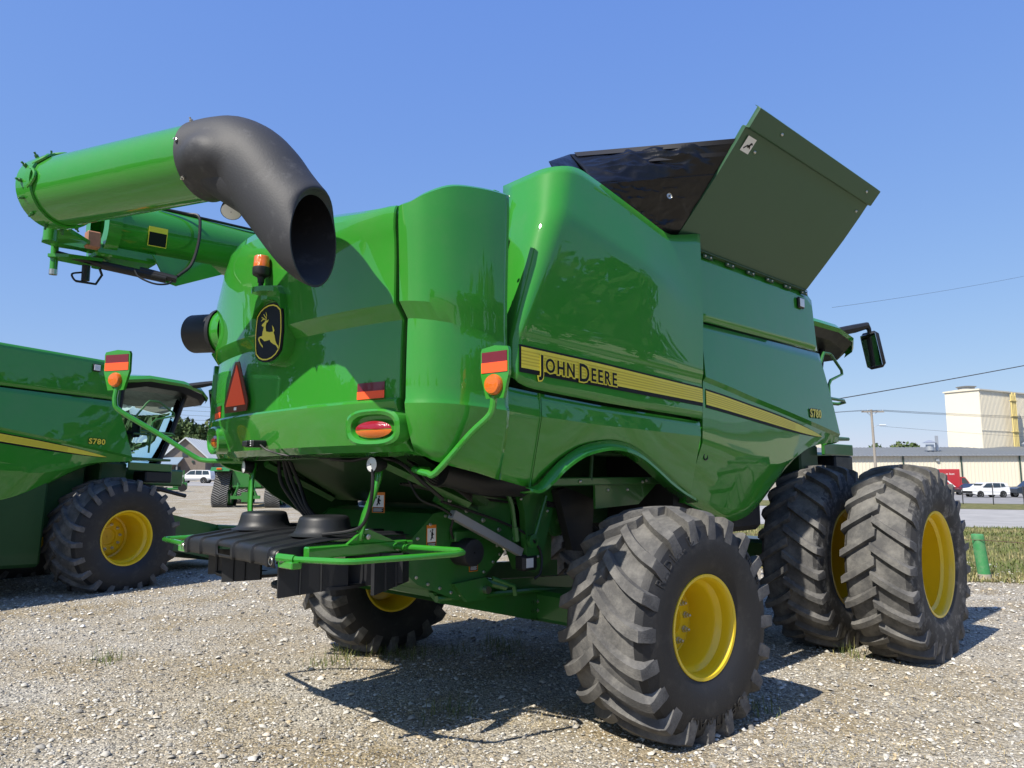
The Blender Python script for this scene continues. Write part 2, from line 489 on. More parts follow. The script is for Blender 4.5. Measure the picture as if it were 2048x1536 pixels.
# loose stones lying on the yard
def scatter_stones(n):
    D = 2.3 + 13.0 * rng.random(n) ** 1.75
    L = (rng.random(n) * 2 - 1) * (.74 * D + .6)
    x, y, g = site_np(L, D)
    s = np.clip(rng.lognormal(math.log(.0046), .58, n), .0028, .026) * (1 + .055 * D)
    base = np.array([[1, 0, -.1], [-1, 0, .1], [.1, 1, 0], [-.1, -1, 0], [0, 0, 1], [.62, .62, .5], [-.62, .6, .52], [-.6, -.62, .5], [.62, -.6, .52]], float)
    tri = np.array([[5, 4, 0], [5, 2, 4], [5, 0, 2], [6, 4, 2], [6, 2, 1], [6, 1, 4], [7, 4, 1], [7, 1, 3], [7, 3, 4], [8, 4, 3], [8, 3, 0], [8, 0, 4]])
    V = base[None] * (1 + .28 * (rng.random((n, 9, 1)) * 2 - 1))
    V = V * np.stack([np.ones(n), .6 + .4 * rng.random(n), .42 + .3 * rng.random(n)], 1)[:, None, :]
    a = rng.random(n) * 2 * np.pi; b = (rng.random(n) - .5) * .7
    ca, sa, cb, sb = np.cos(a), np.sin(a), np.cos(b), np.sin(b)
    X = V[..., 0] * cb[:, None] + V[..., 2] * sb[:, None]; Z = -V[..., 0] * sb[:, None] + V[..., 2] * cb[:, None]
    X2 = X * ca[:, None] - V[..., 1] * sa[:, None]; Y2 = X * sa[:, None] + V[..., 1] * ca[:, None]
    P = np.stack([X2 * s[:, None] + x[:, None], Y2 * s[:, None] + y[:, None], Z * s[:, None] + (g + s * .25)[:, None]], -1)
    F = (tri[None] + (np.arange(n) * 9)[:, None, None]).reshape(-1, 3)
    o = np_mesh('gravel_stones', P.reshape(-1, 3), F, M['stone'])
    set_tint(o, np.repeat(rng.random(n), 9))
    tag(o, 'loose pale limestone gravel covering the yard', 'gravel', kind='stuff')
scatter_stones(150000)

def blades(name, pos, h, w, lean, tint, material, label, cat, flat=0.0):
    """pos (n,3); each blade two triangles"""
    n = len(pos)
    a = rng.random(n) * 2 * np.pi
    d = np.stack([np.cos(a), np.sin(a), np.zeros(n)], 1)
    side = np.stack([-np.sin(a), np.cos(a), np.zeros(n)], 1)
    up = np.array([0, 0, 1.0])
    ln = (lean * rng.random(n))[:, None]
    hh = h[:, None]
    mid = pos + d * hh * ln * .4 + up * hh * (.55 * (1 - flat))
    tip = pos + d * hh * (ln + flat) + up * hh * (1 - flat) * (1 - .35 * ln)
    ww = w[:, None] if hasattr(w, '__len__') else w
    V = np.stack([pos - side * ww, pos + side * ww, mid + side * ww * .7, mid - side * ww * .7, tip], 1)
    F = np.array([[0, 1, 2], [0, 2, 3], [3, 2, 4]])
    Fa = (F[None] + (np.arange(n) * 5)[:, None, None]).reshape(-1, 3)
    o = np_mesh(name, V.reshape(-1, 3), Fa, material)
    set_tint(o, np.repeat(tint, 5))
    return tag(o, label, cat, kind='stuff')

# short mown grass on the strip by the road and on the verge
n = 52000
t = rng.random(n); ge = np.array(GE)
Ln = -5.4 + 26 * rng.random(n)
Dn = np.interp(Ln, ge[:, 0], ge[:, 1]) + rng.random(n) ** 1.4 * (27.5 - np.interp(Ln, ge[:, 0], ge[:, 1])) - .25 * rng.random(n)
x, y, g = site_np(Ln, Dn)
patch = .5 + .5 * np.sin(x * 1.3 + 2 * np.sin(y * .7)) * np.sin(y * 1.1)
blades('grass', np.stack([x, y, g + .01], 1), .05 + .07 * rng.random(n), .006 + .008 * rng.random(n), .9, np.clip(.45 * rng.random(n) + .62 * patch, 0, 1), M['grass'], 'mown patchy grass between the gravel yard and the road', 'grass')
# dry straw on the gravel and thin weeds round the rear wheels
n = 6500
cx = rng.random(60); cD = 2.6 + 9 * rng.random(60); cL = (rng.random(60) * 2 - 1) * .62 * cD
k = rng.integers(0, 60, n)
x, y, g = site_np(cL[k] + rng.normal(0, .22, n), cD[k] + rng.normal(0, .2, n))
blades('straw', np.stack([x, y, g + .022], 1), .05 + .10 * rng.random(n), .0012 + .0014 * rng.random(n), .5, rng.random(n), M['straw'], 'thin dry straw strewn over the gravel', 'straw', flat=.8)
n = 900
spots = [(-.25, 1.55), (-.45, 1.75), (-.1, 1.2), (.35, 1.0), (.7, .6), (-.75, 1.45), (.9, .9), (.45, -1.15), (-.9, -.5), (3.1, -1.9), (.75, -2.0), (-2.2, 3.1)]
sp = np.array(spots)[rng.integers(0, len(spots), n)]
x = sp[:, 0] + rng.normal(0, .11, n); y = sp[:, 1] + rng.normal(0, .11, n)
blades('weeds', np.stack([x, y, gz(x, y)], 1), .05 + .13 * rng.random(n) ** 2, .0022 + .002 * rng.random(n), 1.0, rng.random(n) * .75, M['grass'], 'thin green and dry weeds growing in the gravel by the wheels', 'weeds')

# ------------------------------------------------------------------ lettering
def text_mesh(s, size=1.0, extrude=.004, offset=0.0, space=1.0):
    cu = bpy.data.curves.new('lettering', 'FONT')
    cu.body = s; cu.size = size; cu.extrude = extrude; cu.offset = offset; cu.space_character = space
    cu.resolution_u = 3
    ob = bpy.data.objects.new('lettering', cu)
    COL.objects.link(ob)
    dg = bpy.context.evaluated_depsgraph_get(); dg.update()
    me = bpy.data.meshes.new_from_object(ob.evaluated_get(dg))
    V = [tuple(v.co) for v in me.vertices]; F = [tuple(p.vertices) for p in me.polygons]
    bpy.data.objects.remove(ob); bpy.data.curves.remove(cu); bpy.data.meshes.remove(me)
    return V, F
def width(V): return max(v[0] for v in V) - min(v[0] for v in V)

# ------------------------------------------------------------------ wheels
def tyre_mesh(Rt, W, rr, n, lh, lw, sweep, words=(), curve=.6):
    mb = MB()
    hw = W / 2; rc = Rt - lh
    half = [(0, rc), (.20 * W, rc - .004), (.32 * W, rc - .014), (.41 * W, rc - .032), (.468 * W, rc - .066), (.497 * W, rc - .125), (.515 * W, (rc + rr) * .5 + .03), (.505 * W, rr + .11), (.47 * W, rr + .045), (.435 * W, rr + .012), (.425 * W, rr - .012), (.40 * W, rr - .015)]
    prof = [(-a, r) for a, r in half[::-1]] + half[1:]
    mis = []
    for i in range(len(prof) - 1):
        a = abs(prof[i][0] + prof[i + 1][0]) / 2
        mis.append(1 if a < .45 * W else 0)
    mis = [0 if min(prof[i][1], prof[i + 1][1]) < rc - .06 else 1 for i in range(len(prof) - 1)]
    mb.lathe(prof, axis='y', seg=112, mis=mis)
    ts = [0, .12, .28, .45, .62, .78, .90, 1.0]
    for s in (-1, 1):
        for i in range(n):
            p0 = 2 * math.pi * (i + (.5 if s > 0 else 0)) / n
            vs, fs = [], []
            secs = []
            for t in ts:
                a = -.035 * W + t * (.50 + .035) * W
                g = (1 - curve) * t + curve * (1 - (1 - t) ** 1.8)
                rt = Rt - .046 * (t ** 2.2) - (.010 if t > .95 else 0)
                rb = np.interp(a, [p[0] for p in half[:6]], [p[1] for p in half[:6]]) - .012 if a > 0 else rc - .012
                secs.append((a, g, rt, rb, lw * (1.12 - .12 * min(1, t * 6) + .12 * t)))
            secs.append((.508 * W, 1.015, Rt - .088, rc - .13, lw * 1.1))
            secs.append((.511 * W, 1.02, rc - .135, rc - .16, lw * 1.0))
            for a, g, rt, rb, w in secs:
                ph = p0 + sweep * g
                for (r, o) in ((rb, -.74), (rt, -.47), (rt, .47), (rb, .74)):
                    q = ph + o * w / Rt
                    vs.append((r * math.cos(q), s * a, r * math.sin(q)))
            m = len(secs)
            for k in range(m - 1):
                for j in range(3):
                    fs.append((4 * k + j, 4 * k + j + 1, 4 * k + 5 + j, 4 * k + 4 + j))
            fs.append((0, 3, 2, 1)); e = 4 * (m - 1)
            fs.append((e, e + 1, e + 2, e + 3))
            mb.add(vs, fs, 2)
    # raised sidewall lettering, outer side
    for word, size, ang, rad in words:
        V, F = text_mesh(word, size, .006, 0, 1.25)
        wd = width(V)
        out = []
        for x, y, z in V:
            q = ang - (x - wd / 2) / rad
            r = rad + y
            ysurf = -np.interp(r, [p[1] for p in half[::-1]][2:], [p[0] for p in half[::-1]][2:])
            out.append((r * math.cos(q), ysurf - .002 - z, r * math.sin(q)))
        mb.add(out, F, 0)
    return mb

def rim_mesh(rr, W, yd, deep=.07):
    h = .435 * W
    mb = MB()
    prof = [(-h + .035, rr - .004), (-h + .004, rr + .012), (-h - .006, rr + .008), (-h - .004, rr - .012), (-h + .016, rr - .026), (-h + .05, rr - .030), (-h + .085, rr - .034), (-h + .11, rr - .058), (-h + .13, rr - deep), (yd - .05, rr - deep - .004), (yd - .012, rr - deep - .012), (yd, rr - deep - .04), (yd - .008, rr * .72), (yd - .035, rr * .66), (yd - .045, rr * .60), (yd - .045, rr * .33), (yd - .02, rr * .30), (yd - .02, 0.01)]
    mb.lathe(prof, axis='y', seg=72)
    mb.lathe([(yd + .012, .01), (yd + .012, rr * .5), (yd + .02, rr - deep - .01), (h - .13, rr - deep), (h - .10, rr - .05), (h - .02, rr - .03), (h + .004, rr - .008), (h + .004, rr + .01), (h - .03, rr)], axis='y', seg=72)
    return mb

def make_wheel(name, Rt, W, rr, n, lh, lw, sweep, yd, nb, words=(), mats=None, deep=.07, bolts=True, curve=.6):
    root = empty(name)
    tyre_mesh(Rt, W, rr, n, lh, lw, sweep, words, curve).build('tyre', mats or [M['rubber_side'], M['rubber_tread'], M['rubber_tread']], root, angle=24)
    rim_mesh(rr, W, yd, deep).build('rim', M['yellow'], root, angle=30)
    if bolts:
        b0 = None
        for k in range(nb):
            t = 2 * math.pi * (k + .3) / nb
            if b0 is None:
                mb = MB()
                mb.lathe([(.0, .026), (-.012, .026), (-.013, .019), (-.032, .019), (-.033, .011), (-.052, .011), (-.056, .006)], axis='y', seg=6, close=True)
                b0 = mb.build('wheel_bolt', M['steel'], root, smooth=False); b = b0
            else:
                b = b0.copy(); COL.objects.link(b); b.parent = root
            b.location = (rr * .47 * math.cos(t), yd - .045, rr * .47 * math.sin(t))
    return root

# ------------------------------------------------------------------ combine harvester
def grid_panel(name, cols, rows, fn, material, parent, thick=.02, angle=24, flip=False):
    """fn(u index value, v value) -> point"""
    G = [[fn(c, r) for c in cols] for r in rows]
    o = MB().grid(G).build(name, material, parent, angle=angle, recalc=False)
    if thick: solid(o, thick)
    return o

def rows_of(levels, subs):
    """levels: curves of X; returns list of (segment, t)"""
    out = []
    for i, s in enumerate(subs):
        for k in range(s):
            out.append((i, k / s))
    out.append((len(subs) - 1, 1.0))
    return out

def side_panel(name, levels, ys, subs, xl, xr, ncol, material, parent, thick=.02, angle=16, ret=0.06, cosine=False):
    """a skin between level curves z(X); y given at each level; xl/xr = left and right edge X as functions of z"""
    G = []
    for seg, t in rows_of(levels, subs):
        row = []
        zm = levels[seg](1.0) * (1 - t) + levels[seg + 1](1.0) * t
        zl = levels[seg](xl(zm)) * (1 - t) + levels[seg + 1](xl(zm)) * t
        zr = levels[seg](xr(zm)) * (1 - t) + levels[seg + 1](xr(zm)) * t
        a, b = xl(zl), xr(zr)
        for j in range(ncol + 1):
            x = a + (b - a) * j / ncol
            z = levels[seg](x) * (1 - t) + levels[seg + 1](x) * t
            y0 = ys[seg](x) if callable(ys[seg]) else ys[seg]
            y1 = ys[seg + 1](x) if callable(ys[seg + 1]) else ys[seg + 1]
            row.append((x, y0 * (1 - t) + y1 * t, z))
        if ret:
            row = [(row[0][0] + .012, row[0][1] + ret, row[0][2]), (row[0][0], row[0][1] + .012, row[0][2])] + row + [(row[-1][0], row[-1][1] + .012, row[-1][2]), (row[-1][0] - .012, row[-1][1] + ret, row[-1][2])]
        G.append(row)
    o = MB().grid(G).build(name, material, parent, angle=angle, recalc=False)
    if thick: solid(o, thick)
    return o

C1 = empty('combine_harvester')
tag(C1, 'big green combine in the foreground with open grain tank lid and dual front wheels', 'combine', 'combine harvesters in the yard')
G_ = M['green']

def front_parts(root):
    """side panels, stripe, model number and cab of the front half: the same on both machines"""
    top4 = lambda x: 3.07
    hi_up = smoothcurve([(.7, 2.625), (.90, 2.60), (1.26, 2.552), (1.7, 2.486), (2.19, 2.42), (2.72, 2.345), (3.43, 2.238), (3.9, 2.16)])
    hi_lo = lambda x: hi_up(x) - .035
    bot = smoothcurve([(.5, 1.60), (.73, 1.551), (.995, 1.473), (1.235, 1.404), (1.489, 1.357), (1.763, 1.386), (1.96, 1.456), (2.115, 1.535), (2.389, 1.697), (2.738, 1.894), (3.043, 2.027), (3.358, 2.086), (3.66, 2.115), (3.9, 2.12)])
    lo0 = smoothcurve([(.6, 2.07), (.849, 2.048), (1.224, 1.989), (1.659, 1.921), (2.137, 1.872), (2.567, 1.942), (2.919, 2.049), (3.3, 2.10), (3.9, 2.13)])
    lo = lambda x: min(max(lo0(x), bot(x) + .012), hi_lo(x) - .04)
    xl = lambda z: interp(z, [(1.4, .70), (1.55, .755), (2.05, .875), (3.07, .925)])
    xr = lambda z: interp(z, [(2.1, 3.665), (2.6, 3.50), (3.07, 3.30)])
    p = side_panel('front_side_panel', [bot, lo, hi_lo, hi_up, top4], [-1.50, -1.625, -1.632, -1.66, -1.612], [5, 5, 1, 8], xl, xr, 40, G_, root)
    s4 = lambda x, z: -1.627 - .004
    # upper tank side
    u_top = smoothcurve([(.9, 3.715), (2.9, 3.715), (3.1, 3.705), (3.2, 3.68), (3.25, 3.64), (3.4, 3.5)])
    side_panel('tank_side_panel', [lambda x: 3.098, u_top], [-1.600, -1.585], [8], lambda z: .945, lambda z: interp(z, [(3.1, 3.285), (3.7, 3.235)]), 24, G_, root)
    # stripe: yellow with finer lines, black edge under it
    up = smoothcurve([(.93, 2.487), (1.258, 2.454), (1.699, 2.402), (2.183, 2.345), (2.714, 2.271), (3.05, 2.21), (3.215, 2.170)])
    dn = smoothcurve([(.93, 2.368), (1.25, 2.339), (1.69, 2.296), (2.174, 2.248), (2.706, 2.196), (3.05, 2.170), (3.215, 2.168)])
    xs = list(np.linspace(.935, 3.212, 60))
    y4 = -1.6345
    MB().grid([[(x, y4, dn(x) - .026 * min(1, (3.3 - x))) for x in xs], [(x, y4, up(x) + .016 * min(1, (3.3 - x))) for x in xs]]).build('stripe_border', M['black_decal'], root, recalc=False)
    st = MB().grid([[(x, y4 - .002, dn(x)) for x in xs], [(x, y4 - .002, up(x)) for x in xs]]).build('stripe', M['stripe'], root, recalc=False)
    for k in range(5):
        a, b = .16 + k * .155, .22 + k * .155
        xe = [x for x in xs if x < 2.6]
        MB().grid([[(x, y4 - .0035, dn(x) * (1 - a) + up(x) * a) for x in xe], [(x, y4 - .0035, dn(x) * (1 - b) + up(x) * b) for x in xe]]).build('stripe_line', M['stripe_dark'], st, recalc=False)
    # model number
    for off, mt, nm, yy in ((.026, 'black_decal', 'number_outline', 0), (0.011, 'stripe', 'model_number', -1.6575)):
        V, F = text_mesh('S780', .118, .0008, off * .35, 1.12)
        V = [(2.885 + x * 1.05, -1.6645 - z - (.003 if off < .02 else 0), 2.362 + y) for x, y, z in V]
        MB().add(V, F).build(nm, M[mt], root, smooth=False)
    # hinge edge, tank corner lamp
    MB().box((2.86, -1.62, 3.51), (2.99, -1.59, 3.63), 0, .012).build('lamp_housing', M['plastic'], root)
    MB().box((2.875, -1.626, 3.525), (2.975, -1.619, 3.615), 0, .01).build('work_lamp_lens', M['lens'], root)
    # cab
    MB().box((3.5, -.95, 1.75), (5.11, .95, 2.05), 0, .03).box((3.55, -.98, 2.05), (3.75, .98, 3.45), 0, .02).build('cab_base', M['green_dull'], root)
    roof = MB()
    G = []
    for i, (x, z0, w) in enumerate([(3.45, 3.50, .95), (3.6, 3.60, 1.12), (4.11, 3.69, 1.24), (4.75, 3.68, 1.28), (5.11, 3.60, 1.30), (5.294, 3.50, 1.22), (5.326, 3.44, 1.1)]):
        G.append([(x, -w + .02, z0 - .14), (x, -w, z0 - .09), (x, -w + .06, z0 - .03), (x, -w * .6, z0 + .02), (x, 0, z0 + .04), (x, w * .6, z0 + .02), (x, w - .06, z0 - .03), (x, w, z0 - .09), (x, w - .02, z0 - .14)])
    roof.grid(G).build('cab_roof', G_, root, recalc=False)
    under = MB()
    G = []
    for x, z0, w in [(3.45, 3.36, .9), (4.11, 3.53, 1.2), (4.75, 3.52, 1.24), (5.11, 3.42, 1.26), (5.31, 3.34, 1.1)]:
        G.append([(x, -w - .01, z0 + .03), (x, -w + .1, z0 - .06), (x, 0, z0 - .09), (x, w - .1, z0 - .06), (x, w + .01, z0 + .03)])
    under.grid(G).build('roof_underside', M['plastic'], root)
    for s in (-1, 1):
        MB().tube([(3.72, s * .93, 2.0), (3.774, s * .95, 3.42)], .04, 8).build('cab_pillar', M['plastic'], root)
        MB().tube([(4.54, s * .9, 2.0), (4.78, s * .90, 2.6), (5.0, s * .93, 3.42)], .045, 8).build('cab_pillar', M['plastic'], root)
        g = MB().grid([[(3.79, s * .955, 2.08), (4.2, s * .965, 2.08), (4.55, s * .91, 2.08)], [(3.79, s * .955, 2.7), (4.3, s * .965, 2.7), (4.79, s * .905, 2.7)], [(3.806, s * .955, 3.38), (4.43, s * .965, 3.40), (4.98, s * .93, 3.40)]])
        solid(g.build('side_window', M['glass'], root, recalc=False), .006)
    G = []
    for z, x in ((2.0, 4.62), (2.6, 4.88), (3.05, 5.02), (3.42, 5.09)):
        G.append([(x - .12 * (abs(y) / .88) ** 2, y, z) for y in (-.88, -.5, 0, .5, .88)])
    solid(MB().grid(G).build('windscreen', M['glass'], root, recalc=False), .006)
    seat = MB().box((4.03, -.28, 2.45), (4.446, .28, 2.60), 0, .05).box((3.998, -.26, 2.55), (4.126, .26, 3.15), 0, .05).box((4.11, -.2, 2.05), (4.35, .2, 2.46), 0, .02)
    seat.build('seat', M['plastic'], root)
    MB().tube([(4.50, 0, 2.05), (4.52, 0, 2.7)], .05, 8).lathe([(0, .19), (.03, .19), (.03, .16), (0, .16)], (4.574, 0, 2.72), 'z', 20).build('steering_column', M['plastic'], root)
    MB().box((4.39, -.55, 2.62), (4.446, -.36, 2.95), 0, .02).build('display', M['plastic'], root)
    # mirrors on arms at the roof's front corners
    for s in (-1, 1):
        MB().tube([(4.70, s * 1.10, 3.53), (5.05, s * 1.34, 3.62), (5.18, s * 1.44, 3.66), (5.22, s * 1.455, 3.62), (5.235, s * 1.46, 3.52)], [.055, .055, .05, .028, .024], 8).build('mirror_arm', M['plastic'], root)
        mm = MB().box((-.055, -.115, -.24), (.055, .115, .24), 0, .045).build('mirror', M['plastic'], root, angle=60)
        mm.location = (5.27, s * 1.47, 3.35); mm.rotation_euler = (R(s * 7), R(-7), R(0))
        gl = MB().box((-.060, -.095, -.21), (-.054, .095, .21), 0, .003).build('mirror_glass', M['chrome'], mm)
    MB().tube([(3.74, -1.36, 2.80), (3.98, -1.36, 3.14), (4.03, -1.36, 3.19), (4.20, -1.36, 3.195), (4.26, -1.36, 3.17), (4.51, -1.36, 3.03), (4.52, -1.36, 2.98), (4.18, -1.36, 2.88), (4.12, -1.36, 2.82), (4.10, -1.36, 2.3)], .018, 8).build('handrail', M['green_dull'], root)
    MB().tube([(3.9, -1.36, 2.66), (4.52, -1.36, 2.66), (4.56, -1.36, 2.64), (4.50, -1.3, 2.62), (3.9, -1.2, 2.62)], .02, 8).build('handrail', M['green_dull'], root)
    MB().box((3.72, -1.42, 2.17), (4.50, -.96, 2.21), 0, .01).box((3.72, -1.44, 1.99), (4.52, -1.40, 2.12), 0, .008).build('platform', M['green_dull'], root)
    MB().box((4.05, -1.42, 1.80), (4.55, -1.05, 1.99), 0, .02).build('step_box', M['plastic'], root)
    MB().box((3.3, -1.35, 1.70), (3.75, -.6, 2.1), 0, .02).build('axle_housing', M['green_inside'], root)

front_parts(C1)
FRONT = list(C1.children)

# ---- rear side panel over the engine
zb = smoothcurve([(-1.42, 2.47), (-1.385, 2.41), (-1.33, 2.365), (-1.24, 2.340), (-1.17, 2.333), (-.534, 2.296), (.734, 2.243), (1.0, 2.235)])
l_lo = lambda x: interp(x, [(-1.45, 2.652), (-.526, 2.612), (.9, 2.552)])
l_up = lambda x: interp(x, [(-1.45, 2.722), (-.586, 2.690), (.9, 2.616)])
zc3 = smoothcurve([(-1.5, 3.58), (-1.0, 3.55), (-.6, 3.48), (0, 3.35), (.42, 3.215), (.60, 3.165), (.9, 3.145)])
zt3 = smoothcurve([(-1.5, 3.89), (-1.05, 3.905), (-.97, 3.915), (-.76, 3.942), (-.593, 3.918), (-.301, 3.857), (.013, 3.786), (.26, 3.728), (.36, 3.716), (.45, 3.728), (.65, 3.78), (.87, 3.835), (1.0, 3.86)])
xc3 = lambda z: interp(z, [(2.3, -1.375), (2.62, -1.372), (2.75, -1.345), (3.94, -.985)])
rad3 = lambda z: interp(z, [(2.3, .045), (2.7, .06), (3.2, .12), (3.95, .19)])
yin3 = lambda z: interp(z, [(2.3, -1.52), (2.8, -1.50), (3.3, -1.32), (3.95, -1.13)])
def engine_panel(root):
    lev = [zb, l_lo, l_up, zc3, zt3]; ys = [-1.658, -1.66, -1.676, -1.742, -1.690]; subs = [5, 2, 8, 7]
    G = []
    for seg, t in rows_of(lev, subs):
        zz = lev[seg](-1.2) * (1 - t) + lev[seg + 1](-1.2) * t
        y = ys[seg] * (1 - t) + ys[seg + 1] * t
        xc, r, yi = xc3(zz), rad3(zz), yin3(zz)
        row = []
        def zat(x): return lev[seg](x) * (1 - t) + lev[seg + 1](x) * t
        tt = 0 if seg < 2 else (t * .55 if seg == 2 else .55 + .45 * t)
        yflat = y if seg < 2 else -1.676 - .014 * tt
        def yat(x):
            q = min(1, max(0, (x + .1) / .9)); q = q * q * (3 - 2 * q)
            return y * (1 - .8 * q) + yflat * .8 * q
        for f in (0, .33, .66):
            row.append((xc + .02 * (1 - f), yi + (y + r - yi) * f, zat(xc)))
        for k in range(7):
            q = math.pi / 2 * k / 6
            x = xc + r * (1 - math.cos(q)); row.append((x, y + r * (1 - math.sin(q)), zat(x)))
        for k in range(1, 31):
            x = xc + r + (.835 - xc - r) * k / 30
            row.append((x, yat(x), zat(x)))
        y = yat(.84)
        row += [(.845, y + .014, zat(.845)), (.842, y + .10, zat(.842))]
        G.append(row)
    o = MB().grid(G).build('engine_side_panel', G_, root, angle=16, recalc=False)
    solid(o, .02)
    return o
engine_panel(C1)
# stripe with the name on it
ys_ = -1.6645
sx = list(np.linspace(-1.335, .832, 40))
su = lambda x: interp(x, [(-1.34, 2.598), (-.527, 2.566), (.84, 2.490)])
sd = lambda x: interp(x, [(-1.34, 2.462), (-.531, 2.430), (.84, 2.374)])
MB().grid([[(x, ys_, sd(x) - .030) for x in sx], [(x, ys_, su(x) + .014) for x in sx]]).build('stripe_border', M['black_decal'], C1, recalc=False)
sx2 = list(np.linspace(-1.318, .832, 40))
stp = MB().grid([[(x, ys_ - .002, sd(x)) for x in sx2], [(x, ys_ - .002, su(x)) for x in sx2]]).build('stripe', M['stripe'], C1, recalc=False)
for k in range(5):
    a, b = .16 + k * .155, .22 + k * .155
    MB().grid([[(x, ys_ - .0035, sd(x) * (1 - a) + su(x) * a) for x in sx2], [(x, ys_ - .0035, sd(x) * (1 - b) + su(x) * b) for x in sx2]]).build('stripe_line', M['stripe_dark'], stp, recalc=False)
def name_text(off, yoff, mt, nm):
    x = -1.160
    mb = MB()
    for ch, sz, dz, adv in (('J', .182, -.022, .012), ('O', .130, .0, .012), ('H', .130, .0, .013), ('N', .130, .0, .040), ('D', .176, -.016, .012), ('E', .130, .0, .012), ('E', .130, .0, .012), ('R', .130, .0, .010), ('E', .130, .0, 0)):
        V0, F0 = text_mesh(ch, sz, .0008, 0)
        V, F = text_mesh(ch, sz, .0008, off)
        mn = min(v[0] for v in V0); wd = width(V0)
        mb.add([(x + (a - mn) * .90, -1.6645 - yoff - c, 2.458 + dz + b - .044 * (x + a + 1.16)) for a, b, c in V], F)
        x += wd * .90 + adv + .0165
    return mb.build(nm, M[mt], C1, smooth=False)
name_text(.0115, .0055, 'stripe', 'name_outline')
name_text(.0025, .008, 'black_decal', 'name_lettering')

# ---- rear corner panels and skirts
U = [(-2.058, -1.398), (-2.034, -1.463), (-1.975, -1.535), (-1.845, -1.600), (-1.63, -1.638), (-1.44, -1.645)]
Lw = [(-1.994, -1.398), (-1.972, -1.465), (-1.91, -1.537), (-1.785, -1.592), (-1.60, -1.622), (-1.425, -1.630)]
top_c = [3.395, 3.405, 3.455, 3.515, 3.542, 3.552]
ub_c = [2.822, 2.815, 2.805, 2.79, 2.775, 2.765]
lt_c = [2.725, 2.715, 2.70, 2.685, 2.672, 2.662]
cr_c = [2.205, 2.202, 2.20, 2.195, 2.185, 2.175]
bo_c = [1.925, 1.905, 1.875, 1.84, 1.80, 1.755]
def corner(root, s, upper):
    N = 5
    def cv(seq): return catmull([(i, v) for i, v in enumerate(seq)], N)
    u = catmull(U, N); w = catmull(Lw, N)
    tc_ = [p[1] for p in cv(top_c)]; ub = [p[1] for p in cv(ub_c)]; lt = [p[1] for p in cv(lt_c)]; cr = [p[1] for p in cv(cr_c)]; bo = [p[1] for p in cv(bo_c)]
    m = len(u); rows = []
    def row(pts, z, inx=0.0, push=0.0):
        out = []
        for i, (p, zz) in enumerate(zip(pts, z)):
            a = pts[max(i - 1, 0)]; b = pts[min(i + 1, m - 1)]
            nx, ny = (b[1] - a[1]), -(b[0] - a[0]); L = math.hypot(nx, ny); nx, ny = nx / L, ny / L
            out.append((p[0] + nx * push, (p[1] + ny * push) * s * -1 if s > 0 else p[1] + ny * push, zz))
        return out
    if upper:
        rows.append(row(u, [z + .012 for z in tc_], push=-.02))
        rows.append(row(u, [z + .010 for z in tc_], push=.008))
        for k in range(8):
            t = k / 7
            rows.append(row(u, [a * (1 - t) + b * t for a, b in zip(tc_, ub)], push=.030 * (1 - t) ** 1.5 - .006 * (1 - t) ** 12))
    rows.append(row(w, lt))
    for k in range(1, 7):
        t = k / 6
        rows.append(row(w, [a * (1 - t) + (b + .03) * t for a, b in zip(lt, cr)], push=.010 * math.sin(t * math.pi / 2)))
    rows.append(row(w, [z + .008 for z in cr], push=.017))
    for k in range(0, 6):
        t = k / 5
        rows.append(row(w, [a * (1 - t) + b * t for a, b in zip(cr, bo)], push=.020 - .100 * t ** 1.5))
    # seam return at the tailgate side
    rows = [[(r[0][0] + .12, r[0][1] + s * .012, r[0][2]), (r[0][0] + .010, r[0][1] - s * .004, r[0][2])] + r for r in rows]
    mb = MB().grid(rows)
    o = mb.build('rear_corner_panel', G_, root, angle=18, recalc=False)
    solid(o, .018, -1 if s < 0 else 1)
    return o
corner(C1, -1, True)
corner(C1, 1, False)
# skirt between corner and wheel arch
zcs = lambda x: interp(x, [(-1.45, 2.173), (-1.26, 2.165), (-.5, 2.131), (.8, 2.095)])
ztop = lambda x: interp(x, [(-1.42, 2.335), (-1.118, 2.312), (-.486, 2.272), (.85, 2.218)])
zbot = smoothcurve([(-1.5, 1.765), (-1.425, 1.755), (-1.3, 1.73), (-1.19, 1.708), (-1.10, 1.715), (-1.0, 1.79), (-.88, 1.88), (-.68, 1.975), (-.42, 2.022), (-.2, 2.015), (.0, 1.965), (.2, 1.875), (.45, 1.745), (.62, 1.655), (.80, 1.575)])
sk = [lambda x: -1.628 + .16 * max(0, zcs(x) - zbot(x)), -1.642, -1.628]
side_panel('rear_skirt', [zbot, zcs, ztop], sk, [7, 3], lambda z: -1.424, lambda z: -1.103 - .04 * (2.3 - z), 8, G_, C1, ret=.012)
side_panel('rear_skirt', [zbot, zcs, ztop], sk, [7, 3], lambda z: -1.097 - .04 * (2.3 - z), lambda z: interp(z, [(1.6, .775), (2.2, .835)]), 40, G_, C1, ret=.03)
